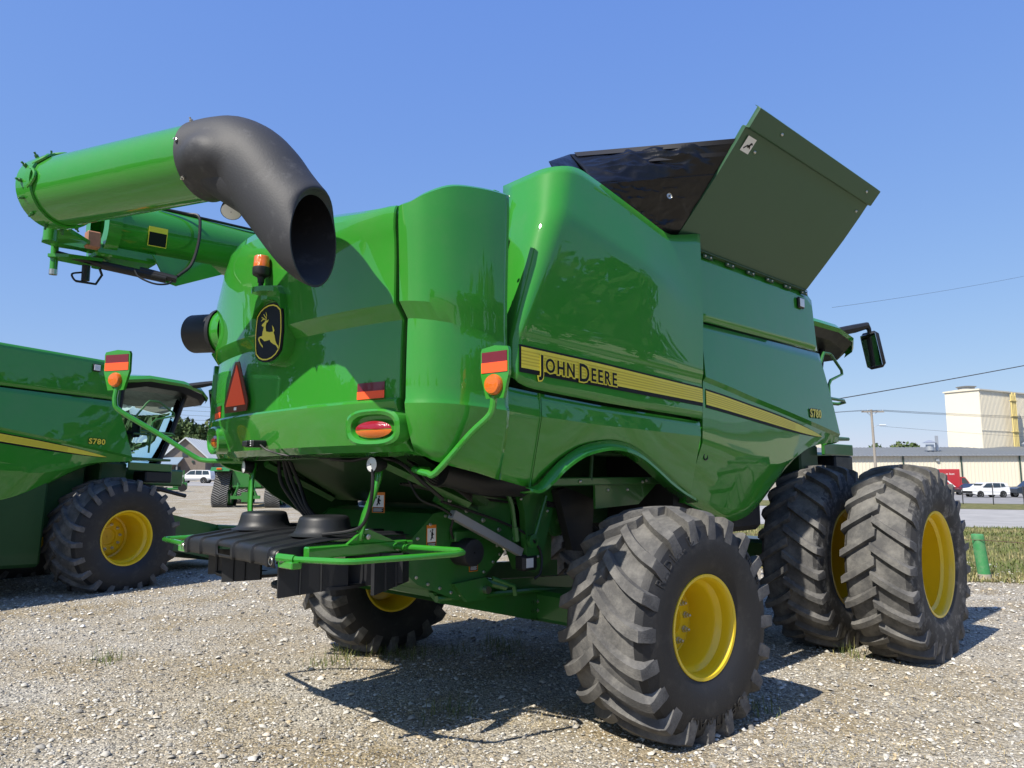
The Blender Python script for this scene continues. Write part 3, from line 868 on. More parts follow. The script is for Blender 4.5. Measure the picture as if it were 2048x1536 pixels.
# wheel-arch lip
tr = []
pts = [(-1.20, 1.700), (-1.10, 1.712), (-1.0, 1.788), (-.88, 1.878), (-.68, 1.973), (-.42, 2.020), (-.2, 2.013), (.0, 1.963), (.2, 1.873), (.45, 1.743), (.62, 1.653), (.79, 1.575)]
pp = catmull(pts, 4)
rows = [[], [], [], []]
for i, (x, z) in enumerate(pp):
    t = i / (len(pp) - 1); wd = .066 * min(1, math.sin(math.pi * min(1, t * 1.02)) * 1.6 + .12)
    a = pp[max(i - 1, 0)]; b = pp[min(i + 1, len(pp) - 1)]
    nx, nz = (b[1] - a[1]), -(b[0] - a[0]); q = math.hypot(nx, nz); nx, nz = nx / q, nz / q
    yy = -1.625 + .16 * max(0, zcs(x) - z) * .6
    rows[0].append((x - nx * .004, yy - .004, z - nz * .004)); rows[1].append((x + nx * wd * .55, yy - .045, z + nz * wd * .75))
    rows[2].append((x + nx * (wd * .55 + .018), yy - .047, z + nz * (wd * .75 + .02))); rows[3].append((x + nx * (wd * .55 + .03), yy + .05, z + nz * (wd * .75 + .03)))
solid(MB().grid(rows).build('wheel_arch_lip', G_, C1, angle=25), .008)

# ---- tailgate
HP = [(1.90, -1.99), (1.925, -2.07), (1.97, -2.115), (2.19, -2.195), (2.222, -2.202), (2.236, -2.195), (2.246, -2.168), (2.45, -2.165), (2.60, -2.160), (2.715, -2.152), (2.722, -2.152), (2.805, -2.212), (2.815, -2.216), (2.95, -2.216), (3.1, -2.220), (3.25, -2.228), (3.40, -2.228), (3.50, -2.205), (3.58, -2.15), (3.64, -2.06), (3.68, -1.92), (3.70, -1.70), (3.705, -1.40), (3.705, -1.0)]
htop = smoothcurve([(-1.40, 3.425), (-1.0, 3.505), (-.64, 3.60), (-.27, 3.70), (0, 3.755), (.5, 3.785), (.9, 3.76), (1.35, 3.66)])
def hood_z(y, z0):
    if z0 < 2.82: return z0
    s = (z0 - 2.82) / (3.705 - 2.82)
    w = min(1, max(0, (-y - .5) / .8))
    s = s * (1 - w) + s ** .40 * w
    return 2.82 + s * (htop(y) - 2.82)
def hood_x(y, z, xp):
    return xp + .150 * (min(abs(y), 1.36) / 1.345) ** 2.6
def hood(root):
    cols = list(np.linspace(-1.328, 1.0, 36)) + [1.08, 1.15, 1.21, 1.26, 1.30, 1.335]
    hz = [p[0] for p in HP]; hx = [p[1] for p in HP]
    zs = []
    for i in range(len(HP) - 1):
        k = 2 if hz[i + 1] - hz[i] > .08 else 1
        for j in range(k): zs.append(i + j / k)
    zs.append(len(HP) - 1)
    G = []
    for q in zs:
        z0 = np.interp(q, range(len(HP)), hz); x0 = np.interp(q, range(len(HP)), hx)
        row = []
        for j, y in enumerate(cols):
            z = hood_z(y, z0)
            yy = y
            if y > .8 and z0 > 3.0:
                yy = y - (y - .8) / .53 * .42 * ((z0 - 3.0) / .7) ** 1.4
            w = min(1, max(0, (-y - .5) / .8))
            xx = x0 * (1 - .93 * w) - 2.228 * .93 * w if 3.4 < z0 < 3.69 else x0
            row.append((hood_x(y, z, xx), yy, z))
        row = [(row[0][0] + .12, row[0][1] + .01, row[0][2]), (row[0][0] + .012, row[0][1] - .004, row[0][2])] + row + [(row[-1][0] + .10, row[-1][1] + .012, row[-1][2]), (row[-1][0] + .7, row[-1][1] + .03, row[-1][2])]
        G.append(row)
    o = MB().grid(G).build('tailgate', G_, root, angle=20, recalc=False)
    solid(o, .015, 1)
    return o
HOOD = hood(C1)
# black strips that paint the deep shade into the joints beside the tailgate
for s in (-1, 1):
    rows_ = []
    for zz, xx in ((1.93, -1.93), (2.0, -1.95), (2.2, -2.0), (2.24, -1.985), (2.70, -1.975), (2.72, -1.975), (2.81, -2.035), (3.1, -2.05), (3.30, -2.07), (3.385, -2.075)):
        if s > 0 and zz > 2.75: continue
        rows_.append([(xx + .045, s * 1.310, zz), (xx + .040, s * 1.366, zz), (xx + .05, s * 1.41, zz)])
    MB().grid(rows_).build('seam_shade_strip', M['hose'], C1)

# ---- things on the tailgate
def hx_at(y, z):
    zz = [hood_z(y, p[0]) for p in HP]
    return hood_x(y, z, float(np.interp(z, zz, [p[1] for p in HP])))
def on_hood(poly, d0, d1):
    """prism of a (y,z) polygon standing d1 proud of the tailgate, following its surface"""
    n = len(poly); mb = MB()
    A = [(hx_at(y, z) - d0, y, z) for y, z in poly]; B = [(hx_at(y, z) - d1, y, z) for y, z in poly]
    mb.add(A + B, [tuple(range(n)), tuple(range(2 * n - 1, n - 1, -1))] + [(i, n + i, n + (i + 1) % n, (i + 1) % n) for i in range(n)])
    return mb
def on_hood_strip(y0, y1, z0, z1, d):
    ys3 = [y0 + (y1 - y0) * k / 10 for k in range(11)]
    def r(z, dd): return [(hx_at(y, z) - dd, y, z) for y in ys3]
    return MB().grid([r(z0, -.004), r(z0, d), r(z1, d), r(z1, -.004)])
for y0, y1 in ((-1.00, -1.225), (1.26, 1.03)):
    on_hood_strip(y0, y1, 2.298, 2.350, .006).build('dark_red_reflector', M['darkred'], C1, smooth=False)
    on_hood_strip(y0, y1, 2.249, 2.297, .007).build('orange_reflector', M['orange'], C1, smooth=False)
# slow-moving-vehicle triangle
MB().prism([(.575, 2.648), (.505, 2.648), (.335, 2.335), (.352, 2.262), (.728, 2.262), (.745, 2.335)], -2.195, -2.188, 'x').build('warning_triangle_border', M['darkred'], C1, smooth=False)
MB().prism([(.54, 2.625), (.372, 2.31), (.708, 2.31)], -2.199, -2.194, 'x').build('warning_triangle', M['orange'], C1, smooth=False)
MB().prism([(.56, 2.275), (.52, 2.275), (.52, 2.298), (.56, 2.298)], -2.198, -2.1945, 'x').build('warning_triangle_mark', M['white'], C1, smooth=False)
# tail lights in moulded surrounds
def oval(a, b, n=36, p=2.6):
    out = []
    for k in range(n):
        t = 2 * math.pi * k / n; c, s = math.cos(t), math.sin(t)
        out.append((a * math.copysign(abs(c) ** (2 / p), c), b * math.copysign(abs(s) ** (2 / p), s)))
    return out
for s in (-1, 1):
    yc, zc = s * 1.15, 2.072
    xc = hx_at(yc, zc)
    base = empty('tail_light', (xc, yc, zc), (0, R(-4), R(-s * 12)), C1)
    rings = [(.235, .122, .05, 3.0), (.225, .113, -.045, 3.0), (.205, .100, -.055, 2.8), (.182, .080, -.045, 2.6), (.165, .064, .002, 2.4), (.01, .004, .004, 2.4)]
    G = [[(d, -a, b) for a, b in oval(A, B, 40, p) + [oval(A, B, 40, p)[0]]] for A, B, d, p in rings]
    MB().grid(G).build('light_surround', G_, base, angle=40)
    n = 24
    for nm, mt, lo_, hi_ in (('red_lens', 'redlens', 0, 1), ('amber_lens', 'amber', -1, 0)):
        rows = []
        for i in range(5):
            r = 1 - i / 4
            ring = []
            for k in range(n + 1):
                t = math.pi * k / n
                a = .150 * math.cos(t) * r; b = (.050 * math.sin(t)) * r * (1 if lo_ == 0 else -1) + .002 * (1 if lo_ == 0 else -1)
                ring.append((-.035 - .022 * (1 - r * r), a, b + (-.012)))
            rows.append(ring)
        MB().grid(rows).build(nm, M[mt], base)
# round the badge: bezel, black shield, yellow border, leaping stag
BX, BY, BZ = -2.240, -.05, 2.790
def shield(k):
    prof = [(0, 1.0), (.35, .965), (.65, .87), (.90, .70), (.955, .5), (1.0, .1), (1.0, -.1), (.955, -.5), (.90, -.70), (.65, -.87), (.35, -.965)]
    P = prof + [(-u, -v) for u, v in prof]
    return [(BY - u * .212 * k[0], BZ + v * .212 * k[1]) for u, v in P]
MB().prism(shield((1.0, 1.0)), BX + .03, BX, 'x').build('badge', M['black_decal'], C1, smooth=False)
o1 = shield((.93, .94)); o2 = shield((.87, .895)); n = len(o1)
MB().add([(BX - .003, y, z) for y, z in o1] + [(BX - .003, y, z) for y, z in o2], [(i, (i + 1) % n, n + (i + 1) % n, n + i) for i in range(n)]).build('badge_border', M['stripe'], C1, smooth=False)
def stag_pt(u, v):
    v2 = v + .26 * (u - 1265)
    return (BY - (u - 1265) / 205 * .212, BZ - (v2 - 915) / 368 * .212)
body = [(1166, 830), (1176, 812), (1205, 787), (1224, 762), (1238, 770), (1268, 750), (1258, 782), (1236, 800), (1228, 850), (1238, 903), (1290, 910), (1338, 903), (1334, 880), (1321, 823), (1346, 852), (1359, 890), (1348, 916), (1363, 950), (1376, 1010), (1396, 1052), (1421, 1078), (1434, 1130), (1416, 1112), (1388, 1072), (1348, 1057), (1308, 1032), (1294, 1006), (1250, 1020), (1214, 1026), (1188, 1006), (1160, 986), (1141, 1000), (1152, 1035), (1196, 1088), (1196, 1108), (1180, 1097), (1148, 1060), (1119, 1006), (1124, 984), (1150, 968), (1180, 960), (1185, 910), (1196, 870), (1199, 842), (1182, 842)]
P = [stag_pt(u, v) for u, v in body]
mb = MB().add([(BX - .003, y, z) for y, z in P], [tuple(range(len(P)))])
for a, b in (((1232, 765), (1238, 705)), ((1238, 705), (1224, 660)), ((1234, 735), (1212, 712)), ((1212, 712), (1190, 684)), ((1226, 752), (1196, 742)), ((1196, 742), (1163, 724)), ((1218, 752), (1180, 752)), ((1180, 752), (1157, 776))):
    p, q = stag_pt(*a), stag_pt(*b)
    dy, dz = q[0] - p[0], q[1] - p[1]; L = math.hypot(dy, dz); ny, nz = -dz / L * .0045, dy / L * .0045
    mb.add([(BX - .0032, p[0] + ny, p[1] + nz), (BX - .0032, p[0] - ny, p[1] - nz), (BX - .0032, q[0] - ny * .6, q[1] - nz * .6), (BX - .0032, q[0] + ny * .6, q[1] + nz * .6)], [(0, 1, 2, 3)])
stag = mb.build('badge_stag', M['stripe'], C1, smooth=False)
bz = [(y * 1.0, BZ + (z - BZ) * 1.0) for y, z in shield((1.10, 1.09))]
MB().prism(bz, BX + .10, BX + .012, 'x').build('badge_bezel', G_, C1, angle=50)
# moulded hump above the badge, shelf with the beacon
MB().prism([(-.26, 2.93), (-.20, 2.99), (-.10, 3.02), (.02, 3.02), (.12, 2.98), (.17, 2.92), (.12, 3.04), (.06, 3.10), (-.18, 3.10), (-.24, 3.04)], -2.12, -2.262, 'x').build('beacon_pedestal', G_, C1, angle=30)
sh = [(.40, 3.165), (.10, 3.165), (.06, 3.25), (.36, 3.25)]
MB().prism([(-2.345, .0), (-2.33, .05), (-2.28, .07), (-2.12, .05), (-2.12, -.19), (-2.20, -.20), (-2.32, -.08)], 3.075, 3.112, 'z').prism([(-2.28, .0), (-2.12, .03), (-2.12, -.15), (-2.24, -.12)], 3.03, 3.075, 'z').build('beacon_shelf', G_, C1, angle=50)
bc = (-2.285, .0, 3.112)
BEACON = empty('beacon', bc, (0, 0, 0), C1); BEACON.scale = (.80, .80, .78)
MB().lathe([(0, .022), (.05, .022), (.052, .03), (.075, .03), (.10, .035), (.12, .072), (.135, .078), (.19, .078), (.195, .074)], axis='z', seg=24, close=True).build('beacon_base', M['plastic'], BEACON)
MB().lathe([(.195, .072), (.235, .072), (.24, .069), (.285, .069), (.300, .062), (.305, .01)], axis='z', seg=24).build('beacon_lens', M['amber'], BEACON)
# engine exhaust outlet on the left
ex = MB()
c0 = Vector((-2.02, 1.20, 2.99)); dv = Vector((-.42, .90, .03)).normalized()
prof = [(.0, .205), (.04, .20), (.05, .165), (.32, .165), (.325, .155), (.10, .15), (.095, .01)]
o = MB().lathe([(a, r) for a, r in prof], axis='z', seg=40).build('exhaust_outlet', M['plastic'], C1, angle=40)
o.location = c0; o.rotation_euler = dv.to_track_quat('Z', 'Y').to_euler()
o2_ = MB().lathe([(-.10, .20), (.0, .19), (.03, .182), (.035, .165)], axis='z', seg=40).build('exhaust_collar', G_, C1, angle=50)
o2_.location = c0; o2_.rotation_euler = o.rotation_euler
# rear camera and its cable
MB().box((-2.24, .13, 1.985), (-2.13, .27, 2.035), 0, .008).box((-2.27, .17, 1.99), (-2.235, .24, 2.03), 0, .006).build('camera_housing', M['plastic'], C1)
for k in range(3):
    MB().ball((-2.243, .155, 1.995 + .016 * k), .005, 8, 6).build('camera_led', M['white'], C1)
MB().tube(catmull([(-2.18, .13, 2.0), (-2.16, .05, 1.96), (-2.08, -.05, 1.925), (-2.0, -.25, 1.91), (-1.95, -.5, 1.90), (-1.95, -.8, 1.93)], 5), .007, 6).build('camera_cable', M['hose'], C1)
# work lamps under the tailgate
for s in (-1, 1):
    e = empty('work_lamp', (-1.915, s * .92, 1.85), (0, 0, R(-s * 8)), C1)
    MB().lathe([(-.02, .052), (.01, .052), (.04, .050), (.09, .030), (.10, .01)], axis='x', seg=24).build('lamp_shell', M['plastic'], e)
    
    MB().lathe([(-.021, .047), (-.026, .030), (-.028, .005)], axis='x', seg=24).build('lamp_lens', M['lens'], e)

# marker lights on arms
def marker(path, plate_c, rz, name, plate_w, plate_h, rx=0):
    e = empty(name, plate_c, (rx, 0, rz), C1)
    MB().tube(path, .021, 10).build('marker_arm', M['green'], C1)
    hw_, hh = plate_w / 2, plate_h / 2
    P = [(-hw_ * .92, hh), (0, hh * 1.09), (hw_ * .92, hh), (hw_, hh * .86), (hw_, -hh * .05), (hw_ * .62, -hh), (-hw_ * .62, -hh), (-hw_, -hh * .05), (-hw_, hh * .86)]
    MB().prism([(-u, v) for u, v in P], -.012, .012, 'x').build('marker_plate', M['green'], e, angle=30)
    MB().box((-.016, -hw_ * .9, hh * .42), (-.012, hw_ * .9, hh * .84)).build('dark_red_reflector', M['darkred'], e, smooth=False)
    MB().box((-.017, -hw_ * .92, hh * .02), (-.012, hw_ * .92, hh * .42)).build('orange_reflector', M['orange'], e, smooth=False)
    MB().lathe([(-.012, .062), (-.03, .062), (-.045, .052), (-.052, .02), (-.053, .002)], (0, 0, -hh * .47), 'x', 24).lathe([(.012, .062), (.03, .055), (.035, .01)], (0, 0, -hh * .47), 'x', 24).build('amber_lens', M['amber'], e)
    return e
marker(catmull([(-1.62, -1.10, 1.82), (-1.80, -1.20, 1.82), (-1.86, -1.30, 1.81), (-1.87, -1.42, 1.792), (-1.85, -1.48, 1.80), (-1.76, -1.68, 2.02), (-1.71, -1.77, 2.11), (-1.695, -1.80, 2.16), (-1.69, -1.81, 2.24)], 4), (-1.69, -1.825, 2.375), R(8), 'marker_light', .21, .30)
marker(catmull([(-1.70, 1.10, 1.90), (-1.95, 1.34, 1.905), (-2.05, 1.44, 1.912), (-2.12, 1.50, 1.95), (-2.35, 1.65, 2.13), (-2.62, 1.80, 2.32), (-2.665, 1.825, 2.40), (-2.655, 1.83, 2.52)], 4), (-2.655, 1.835, 2.665), R(28), 'marker_light', .27, .33)

# ---- unloading auger
AUG = empty('unloading_auger', (0, 0, 0), (0, 0, 0), C1)
A = Vector((-3.438, .762, 3.721)); B = Vector((-2.912, -.544, 3.703))
ad = (B - A).normalized()
def along(a, b, prof, seg=48):
    a = Vector(a); b = Vector(b); d = (b - a).normalized(); L = (b - a).length
    q = d.to_track_quat('Z', 'Y').to_matrix()
    mb = MB().lathe([(t * L if abs(t) <= 1.0001 else t, r) for t, r in prof], axis='z', seg=seg)
    mb.v = [tuple(a + q @ Vector(p)) for p in mb.v]
    return mb
Lt = (B - A).length
def along_abs(a, b, prof, seg=48):
    a = Vector(a); b = Vector(b); q = (b - a).normalized().to_track_quat('Z', 'Y').to_matrix()
    mb = MB().lathe(prof, axis='z', seg=seg); mb.v = [tuple(a + q @ Vector(p)) for p in mb.v]
    return mb
along_abs(A, B, [(.06, .234), (Lt - .05, .234), (Lt - .045, .2385), (Lt + .02, .2385), (Lt + .02, .221), (.06, .221)]).build('outer_tube', G_, AUG, angle=30)
along_abs(A, B, [(-.055, .14), (-.06, .220), (-.045, .243), (.05, .248), (.056, .252), (.105, .252), (.108, .237)]).build('hinge_collar', G_, AUG, angle=30)
along_abs(A, B, [(-.056, .16), (-.05, .02)]).build('tube_end', M['green_inside'], AUG)
q = ad.to_track_quat('Z', 'Y').to_matrix()
bolt0 = None
for k in range(14):
    t = 2 * math.pi * k / 14
    if bolt0 is None:
        bolt0 = MB().lathe([(0, .013), (.02, .013), (.022, .007), (.04, .007)], axis='z', seg=6, close=True).build('collar_bolt', M['green_dull'], AUG, smooth=False); bo = bolt0
    else:
        bo = bolt0.copy(); COL.objects.link(bo); bo.parent = AUG
    rd = q @ Vector((math.cos(t), math.sin(t), 0))
    bo.location = A + ad * .02 + rd * .246; bo.rotation_euler = rd.to_track_quat('Z', 'Y').to_euler()
# curved gussets of the collar
for k in range(5):
    t = 2 * math.pi * (k + .4) / 9
    pth = []
    for j in range(9):
        w = j / 8; tt = t + (w - .5) * .55
        rd = q @ Vector((math.cos(tt), math.sin(tt), 0))
        pth.append(A + ad * (.10 + .07 * (2 * w - 1) ** 2 * -1 + .05) + rd * .246)
    MB().tube(pth, .012, 6).build('collar_gusset', G_, AUG)
along_abs((-2.98, 1.46, 3.775), (2.6, 1.75, 3.95), [(.0, .16), (.0, .262), (.10, .264), (.105, .228), (5.5, .228), (5.5, .05)]).build('inner_tube', G_, AUG, angle=30)
# spout: rubber elbow bending down to an upright mouth
dh = Vector((ad.x, ad.y, 0)).normalized(); sd_ = Vector((-dh.y, dh.x, 0))
secs = []
path = [(B + ad * -0.0282, 0, 0.2440, 0.2440), (B + ad * 0.094 + Vector((0, 0, 0.0047)), -4, 0.2397, 0.2397), (B + ad * 0.2256 + Vector((0, 0, -0.0188)), -16, 0.2406, 0.2444), (B + ad * 0.3572 + Vector((0, 0, -0.094)), -33, 0.2369, 0.2463), (B + ad * 0.47 + Vector((0, 0, -0.2021)), -47, 0.2303, 0.2425), (B + ad * 0.564 + Vector((0, 0, -0.3149)), -50, 0.2237, 0.2369), (B + ad * 0.658 + Vector((0, 0, -0.423)), -46, 0.2181, 0.2369), (B + ad * 0.7332 + Vector((0, 0, -0.5076)), -32, 0.2143, 0.2463), (B + ad * 0.7896 + Vector((0, 0, -0.5687)), -14, 0.2087, 0.2585), (B + ad * 0.8225 + Vector((0, 0, -0.5969)), -2, 0.203, 0.2679)]
cs = catmull([tuple(p) + (R(a), ru, rv) for p, a, ru, rv in path], 4)
def ring(c, scale=1.0, n=44):
    p = Vector(c[:3]); a = c[3]; out = []
    up = Vector((0, 0, math.cos(a))) - dh * math.sin(a) * 1.0
    up = (Vector((0, 0, 1)) * math.cos(a) - dh * math.sin(a))
    for k in range(n + 1):
        t = 2 * math.pi * k / n
        ca, sa = math.cos(t), math.sin(t)
        w = p + sd_ * ca * c[4] * scale + up * sa * c[5] * scale
        out.append(w)
    return out
G = [ring(c) for c in cs]
bump_c = B + ad * .18 - sd_ * .23 + Vector((0, 0, -.09))
def bulge(v):
    d = ((v - bump_c).dot(ad) / .16) ** 2 + ((v.z - bump_c.z) / .13) ** 2 + ((v - bump_c).dot(sd_) / .2) ** 2
    return v - sd_ * .060 * math.exp(-d * d * 1.2)
G = [[bulge(v) for v in r] for r in G]
last = cs[-1]
G += [ring(last, .955), ring(cs[-8], .93), ring(cs[-18], .92), ring(cs[2], .9), ring(cs[2], .02)]
MB().grid(G).build('spout', M['spout'], AUG, angle=50)
# spout fasteners, lamp
for t in (.3, 1.3, 2.2, 3.0, 3.9, 5.4):
    rd = q @ Vector((math.cos(t), math.sin(t), 0))
    bo = MB().lathe([(0, .012), (.016, .012), (.018, .006), (.03, .006)], axis='z', seg=6, close=True).build('spout_bolt', M['steel'], AUG, smooth=False)
    bo.location = B - ad * .005 + rd * .238; bo.rotation_euler = rd.to_track_quat('Z', 'Y').to_euler()
lp = MB().lathe([(0, .062), (-.03, .06), (-.055, .03), (-.06, .01)], axis='z', seg=24).build('auger_lamp', M['plastic'], AUG)
lp.location = (-2.82, -.69, 3.37); lp.rotation_euler = Vector((-.3, -.5, -.75)).to_track_quat('Z', 'Y').to_euler()
ll = MB().lathe([(.001, .058), (.008, .03), (.009, .003)], axis='z', seg=24).build('auger_lamp_lens', M['lens'], AUG)
ll.location = lp.location; ll.rotation_euler = lp.rotation_euler
# hinge yoke, folding cylinder, hoses, caution label
MB().prism([(-3.44, .98), (-3.36, .92), (-3.10, 1.22), (-2.95, 1.42), (-2.98, 1.52), (-3.10, 1.48), (-3.26, 1.50), (-3.36, 1.44)], 3.545, 3.575, 'z').prism([(-3.30, 1.50), (-3.18, 1.40), (-2.95, 1.36), (-2.86, 1.50), (-3.05, 1.60), (-3.24, 1.58)], 3.46, 3.485, 'z').build('hinge_yoke', M['green'], AUG, smooth=False)
for pa, pb, pr_ in (((-3.40, .99, 3.44), (-3.40, .99, 3.60), .045), ((-3.25, 1.52, 3.36), (-3.25, 1.52, 3.56), .028), ((-2.97, 1.44, 3.42), (-2.97, 1.44, 3.62), .04)):
    MB().tube([pa, pb], pr_, 14).build('hinge_pin', M['green'], AUG)
MB().tube([(-3.25, 1.52, 3.33), (-3.25, 1.52, 3.37)], .03, 10).build('grease_cup', M['steel'], AUG)
MB().box((-3.10, 1.25, 3.53), (-3.0, 1.33, 3.66), 0, .01).build('latch_plate', M['rust'], AUG)
MB().box((-3.02, 1.32, 3.50), (-2.55, 1.58, 3.60), 0, .02).build('hinge_bracket', M['green'], AUG)
MB().tube([(-3.24, 1.50, 3.50), (-2.93, 1.37, 3.43)], .020, 10).tube([(-2.95, 1.38, 3.436), (-2.52, 1.20, 3.365)], .034, 12).tube([(-2.70, 1.275, 3.42), (-2.45, 1.17, 3.37)], .030, 10).build('folding_cylinder', M['hose'], AUG)
MB().prism([(-2.62, 3.56), (-2.15, 3.57), (-2.05, 3.50), (-2.42, 3.335), (-2.50, 3.35)], 1.24, 1.26, 'y').build('cylinder_bracket', M['green'], AUG, smooth=False)
MB().tube(catmull([(-2.75, 1.25, 3.41), (-2.72, 1.22, 3.35), (-2.62, 1.17, 3.305), (-2.52, 1.16, 3.32), (-2.47, 1.18, 3.37)], 5), .008, 6).build('hydraulic_hose', M['hose'], AUG)
MB().tube(catmull([(-2.55, 1.35, 3.995), (-2.35, 1.30, 3.985), (-2.28, 1.22, 3.96), (-2.27, 1.20, 3.85), (-2.28, 1.20, 3.70), (-2.33, 1.20, 3.52), (-2.44, 1.18, 3.40)], 5), .013, 8).build('hydraulic_hose', M['hose'], AUG)
MB().tube(catmull([(-2.6, 1.40, 4.0), (-2.2, 1.38, 4.005), (-1.8, 1.36, 4.0), (-1.3, 1.4, 4.02)], 5), .012, 8).build('hydraulic_hose', M['hose'], AUG)
MB().tube([(-3.05, 1.42, 3.42), (-3.05, 1.42, 3.30)], .03, 10).tube([(-3.12, 1.40, 3.28), (-2.98, 1.40, 3.28), (-2.94, 1.40, 3.36), (-2.96, 1.40, 3.41)], .010, 6).tube(catmull([(-3.08, 1.42, 3.36), (-3.15, 1.40, 3.33), (-3.12, 1.40, 3.28), (-3.06, 1.40, 3.29)], 4), .008, 6).build('rotation_sensor', M['plastic'], AUG)
def label_on_tube(c, ax, nrm, w, h, parts, parent, nm):
    ax = Vector(ax).normalized(); nrm = Vector(nrm).normalized(); up = nrm.cross(ax) * -1
    if up.z < 0: up = -up
    for name, mt, u0, v0, u1, v1, d in parts:
        P = [Vector(c) + ax * (u * w) + up * (v * h) + nrm * d for u, v in ((u0, v0), (u1, v0), (u1, v1), (u0, v1))]
        B_ = [p - nrm * .004 for p in P]
        MB().add(P + B_, [(0, 1, 2, 3), (7, 6, 5, 4), (0, 4, 5, 1), (1, 5, 6, 2), (2, 6, 7, 3), (3, 7, 4, 0)]).build(name, M[mt], parent, smooth=False)
label_on_tube((-2.585, 1.2555, 3.715), (1, .05, .03), (-.1, -.97, -.22), .15, .16, [('caution_label', 'stripe', -.5, -.5, .5, .5, .004), ('caution_text', 'black_decal', -.46, -.46, .46, .22, .0055)], AUG, 'caution')

# ---- grain tank: open side lid, black folding cover, tank walls
LID = empty('tank_lid', (0, 0, 0), (0, 0, 0), C1)
hA = np.array([0, -1.598, 3.735]); hB = np.array([0, -2.385, 4.62]); hd = (hB - hA); hl = np.linalg.norm(hd); hd /= hl
hn = np.array([0, -hd[2], hd[1]])
def lidp(x, t, d=0.0): p = hA + hd * t + hn * d; return (x, p[1], p[2])
G = []
for t, d in [(0, .03), (.0, .0), (.02, 0.0), (.35, .008), (.62, .012), (.9, .006), (1.015, 0), (1.03, .004), (1.035, .03), (1.04, .034), (1.19, .030), (1.195, .0)]:
    row = []
    for j in range(25):
        x = .585 + (3.075 - .585) * j / 24
        cr = .010 * math.exp(-((t - (.72 - .30 * (j / 24 - .25) ** 2)) / .06) ** 2) if .15 < j / 24 < .95 and t < 1.0 else 0
        row.append(lidp(x, t, d + cr))
    row = [lidp(.583, t, d - .03)] + row + [lidp(3.077, t, d - .03)]
    G.append(row)
o = MB().grid(G).build('lid_skin', M['green_lid'] if 'green_lid' in M else G_, LID, angle=30, recalc=False); solid(o, .006, 1)
MB().tube([lidp(.56, -.015, -.0), lidp(3.05, -.015, -.0)], .018, 8).build('lid_hinge', M['green_inside'], LID)
for k in range(6):
    x = 1.02 + k * .385
    MB().box((x, -1.606, 3.675), (x + .16, -1.596, 3.72), 0, .003).build('hinge_leaf', M['green_inside'], LID)
    for dx in (.03, .12):
        MB().ball((x + dx, -1.608, 3.695), .011, 8, 6).build('hinge_bolt', M['steel'], LID)
for x, t in ((.86, .90), (2.93, .92), (1.02, 1.12), (2.82, 1.12)):
    p = lidp(x, t, .036 if t > 1 else .012)
    MB().ball(p, .016, 10, 6).build('lid_screw', M['steel'], LID)
pA = [lidp(x, t, .0125) for x, t in ((.665, .955), (.80, .965), (.80, 1.08 - .10), (.665, 1.08 - .1))]
def lid_label(x0, x1, t0, t1, d, nm, mt):
    MB().add([lidp(x0, t0, d), lidp(x1, t0, d), lidp(x1, t1, d), lidp(x0, t1, d)], [(0, 1, 2, 3)]).build(nm, M[mt], LID, smooth=False)
lid_label(.66, .79, .86, .985, .018, 'no_step_label', 'white')
mb = MB()
for (a, b, w) in (((.69, .89), (.72, .92), .006), ((.72, .92), (.735, .905), .008), ((.735, .905), (.755, .945), .010), ((.755, .945), (.775, .935), .006), ((.745, .925), (.765, .90), .006), ((.70, .90), (.685, .885), .006)):
    dx, dt = b[0] - a[0], b[1] - a[1]; L = math.hypot(dx, dt); nx, nt = -dt / L * w, dx / L * w
    mb.add([lidp(a[0] + nx, a[1] + nt, .0195), lidp(a[0] - nx, a[1] - nt, .0195), lidp(b[0] - nx, b[1] - nt, .0195), lidp(b[0] + nx, b[1] + nt, .0195)], [(0, 1, 2, 3)])
mb.build('no_step_figure', M['black_decal'], LID, smooth=False)
# folding cover: wrinkled sheets between the rear corner post and the lid's rear edge
from mathutils import noise
def wrinkle(p, amp, k):
    q = Vector((p[0] * k * .9, p[1] * k * .9, p[2] * k * 2.2))
    r = 1 - 2 * abs(noise.noise(q + Vector((.6 * noise.noise(q * .5), 0, 0))))
    return amp * (r + .45 * (1 - 2 * abs(noise.noise(q * 2.3))) + .5 * noise.noise(q * .6))
def sheet(c00, c10, c11, c01, nu, nv, amp, k, nrm, sag=0.0):
    c00, c10, c11, c01 = map(np.array, (c00, c10, c11, c01)); G = []
    for i in range(nv + 1):
        v = i / nv; row = []
        for j in range(nu + 1):
            u = j / nu
            p = (c00 * (1 - u) + c10 * u) * (1 - v) + (c01 * (1 - u) + c11 * u) * v
            e = math.sin(math.pi * u) ** .5 * math.sin(math.pi * v) ** .5 if 0 < u < 1 and 0 < v < 1 else 0
            p = p + np.array(nrm) * (wrinkle(p, amp, k) * e - sag * math.sin(math.pi * v) * math.sin(math.pi * u))
            row.append(tuple(p))
        G.append(row)
    return MB().grid(G)
TAR = empty('tank_cover', (0, 0, 0), (0, 0, 0), C1)
def le(t): return lidp(.60, t)
rid0 = (-.2, -1.13, 4.40)
o = sheet((-.35, -1.51, 4.0), le(.60), le(.92), rid0, 90, 40, .038, 3.6, (-.2, -.8, .55), 0.0).build('cover_gusset', M['tarp'], TAR, recalc=False); solid(o, .004)
o = sheet((-.12, -1.57, 3.72), le(.02), le(.62), (-.36, -1.53, 3.99), 90, 50, .038, 5.0, (-.3, -.85, .4), .05).build('cover_skirt', M['tarp'], TAR, recalc=False); solid(o, .004)
o = sheet((-.72, -1.48, 3.90), (-.34, -1.52, 3.95), rid0, (-.62, -1.28, 4.165), 24, 14, .02, 5, (-.6, -.6, .4)).build('cover_end', M['tarp'], TAR, recalc=False); solid(o, .004)
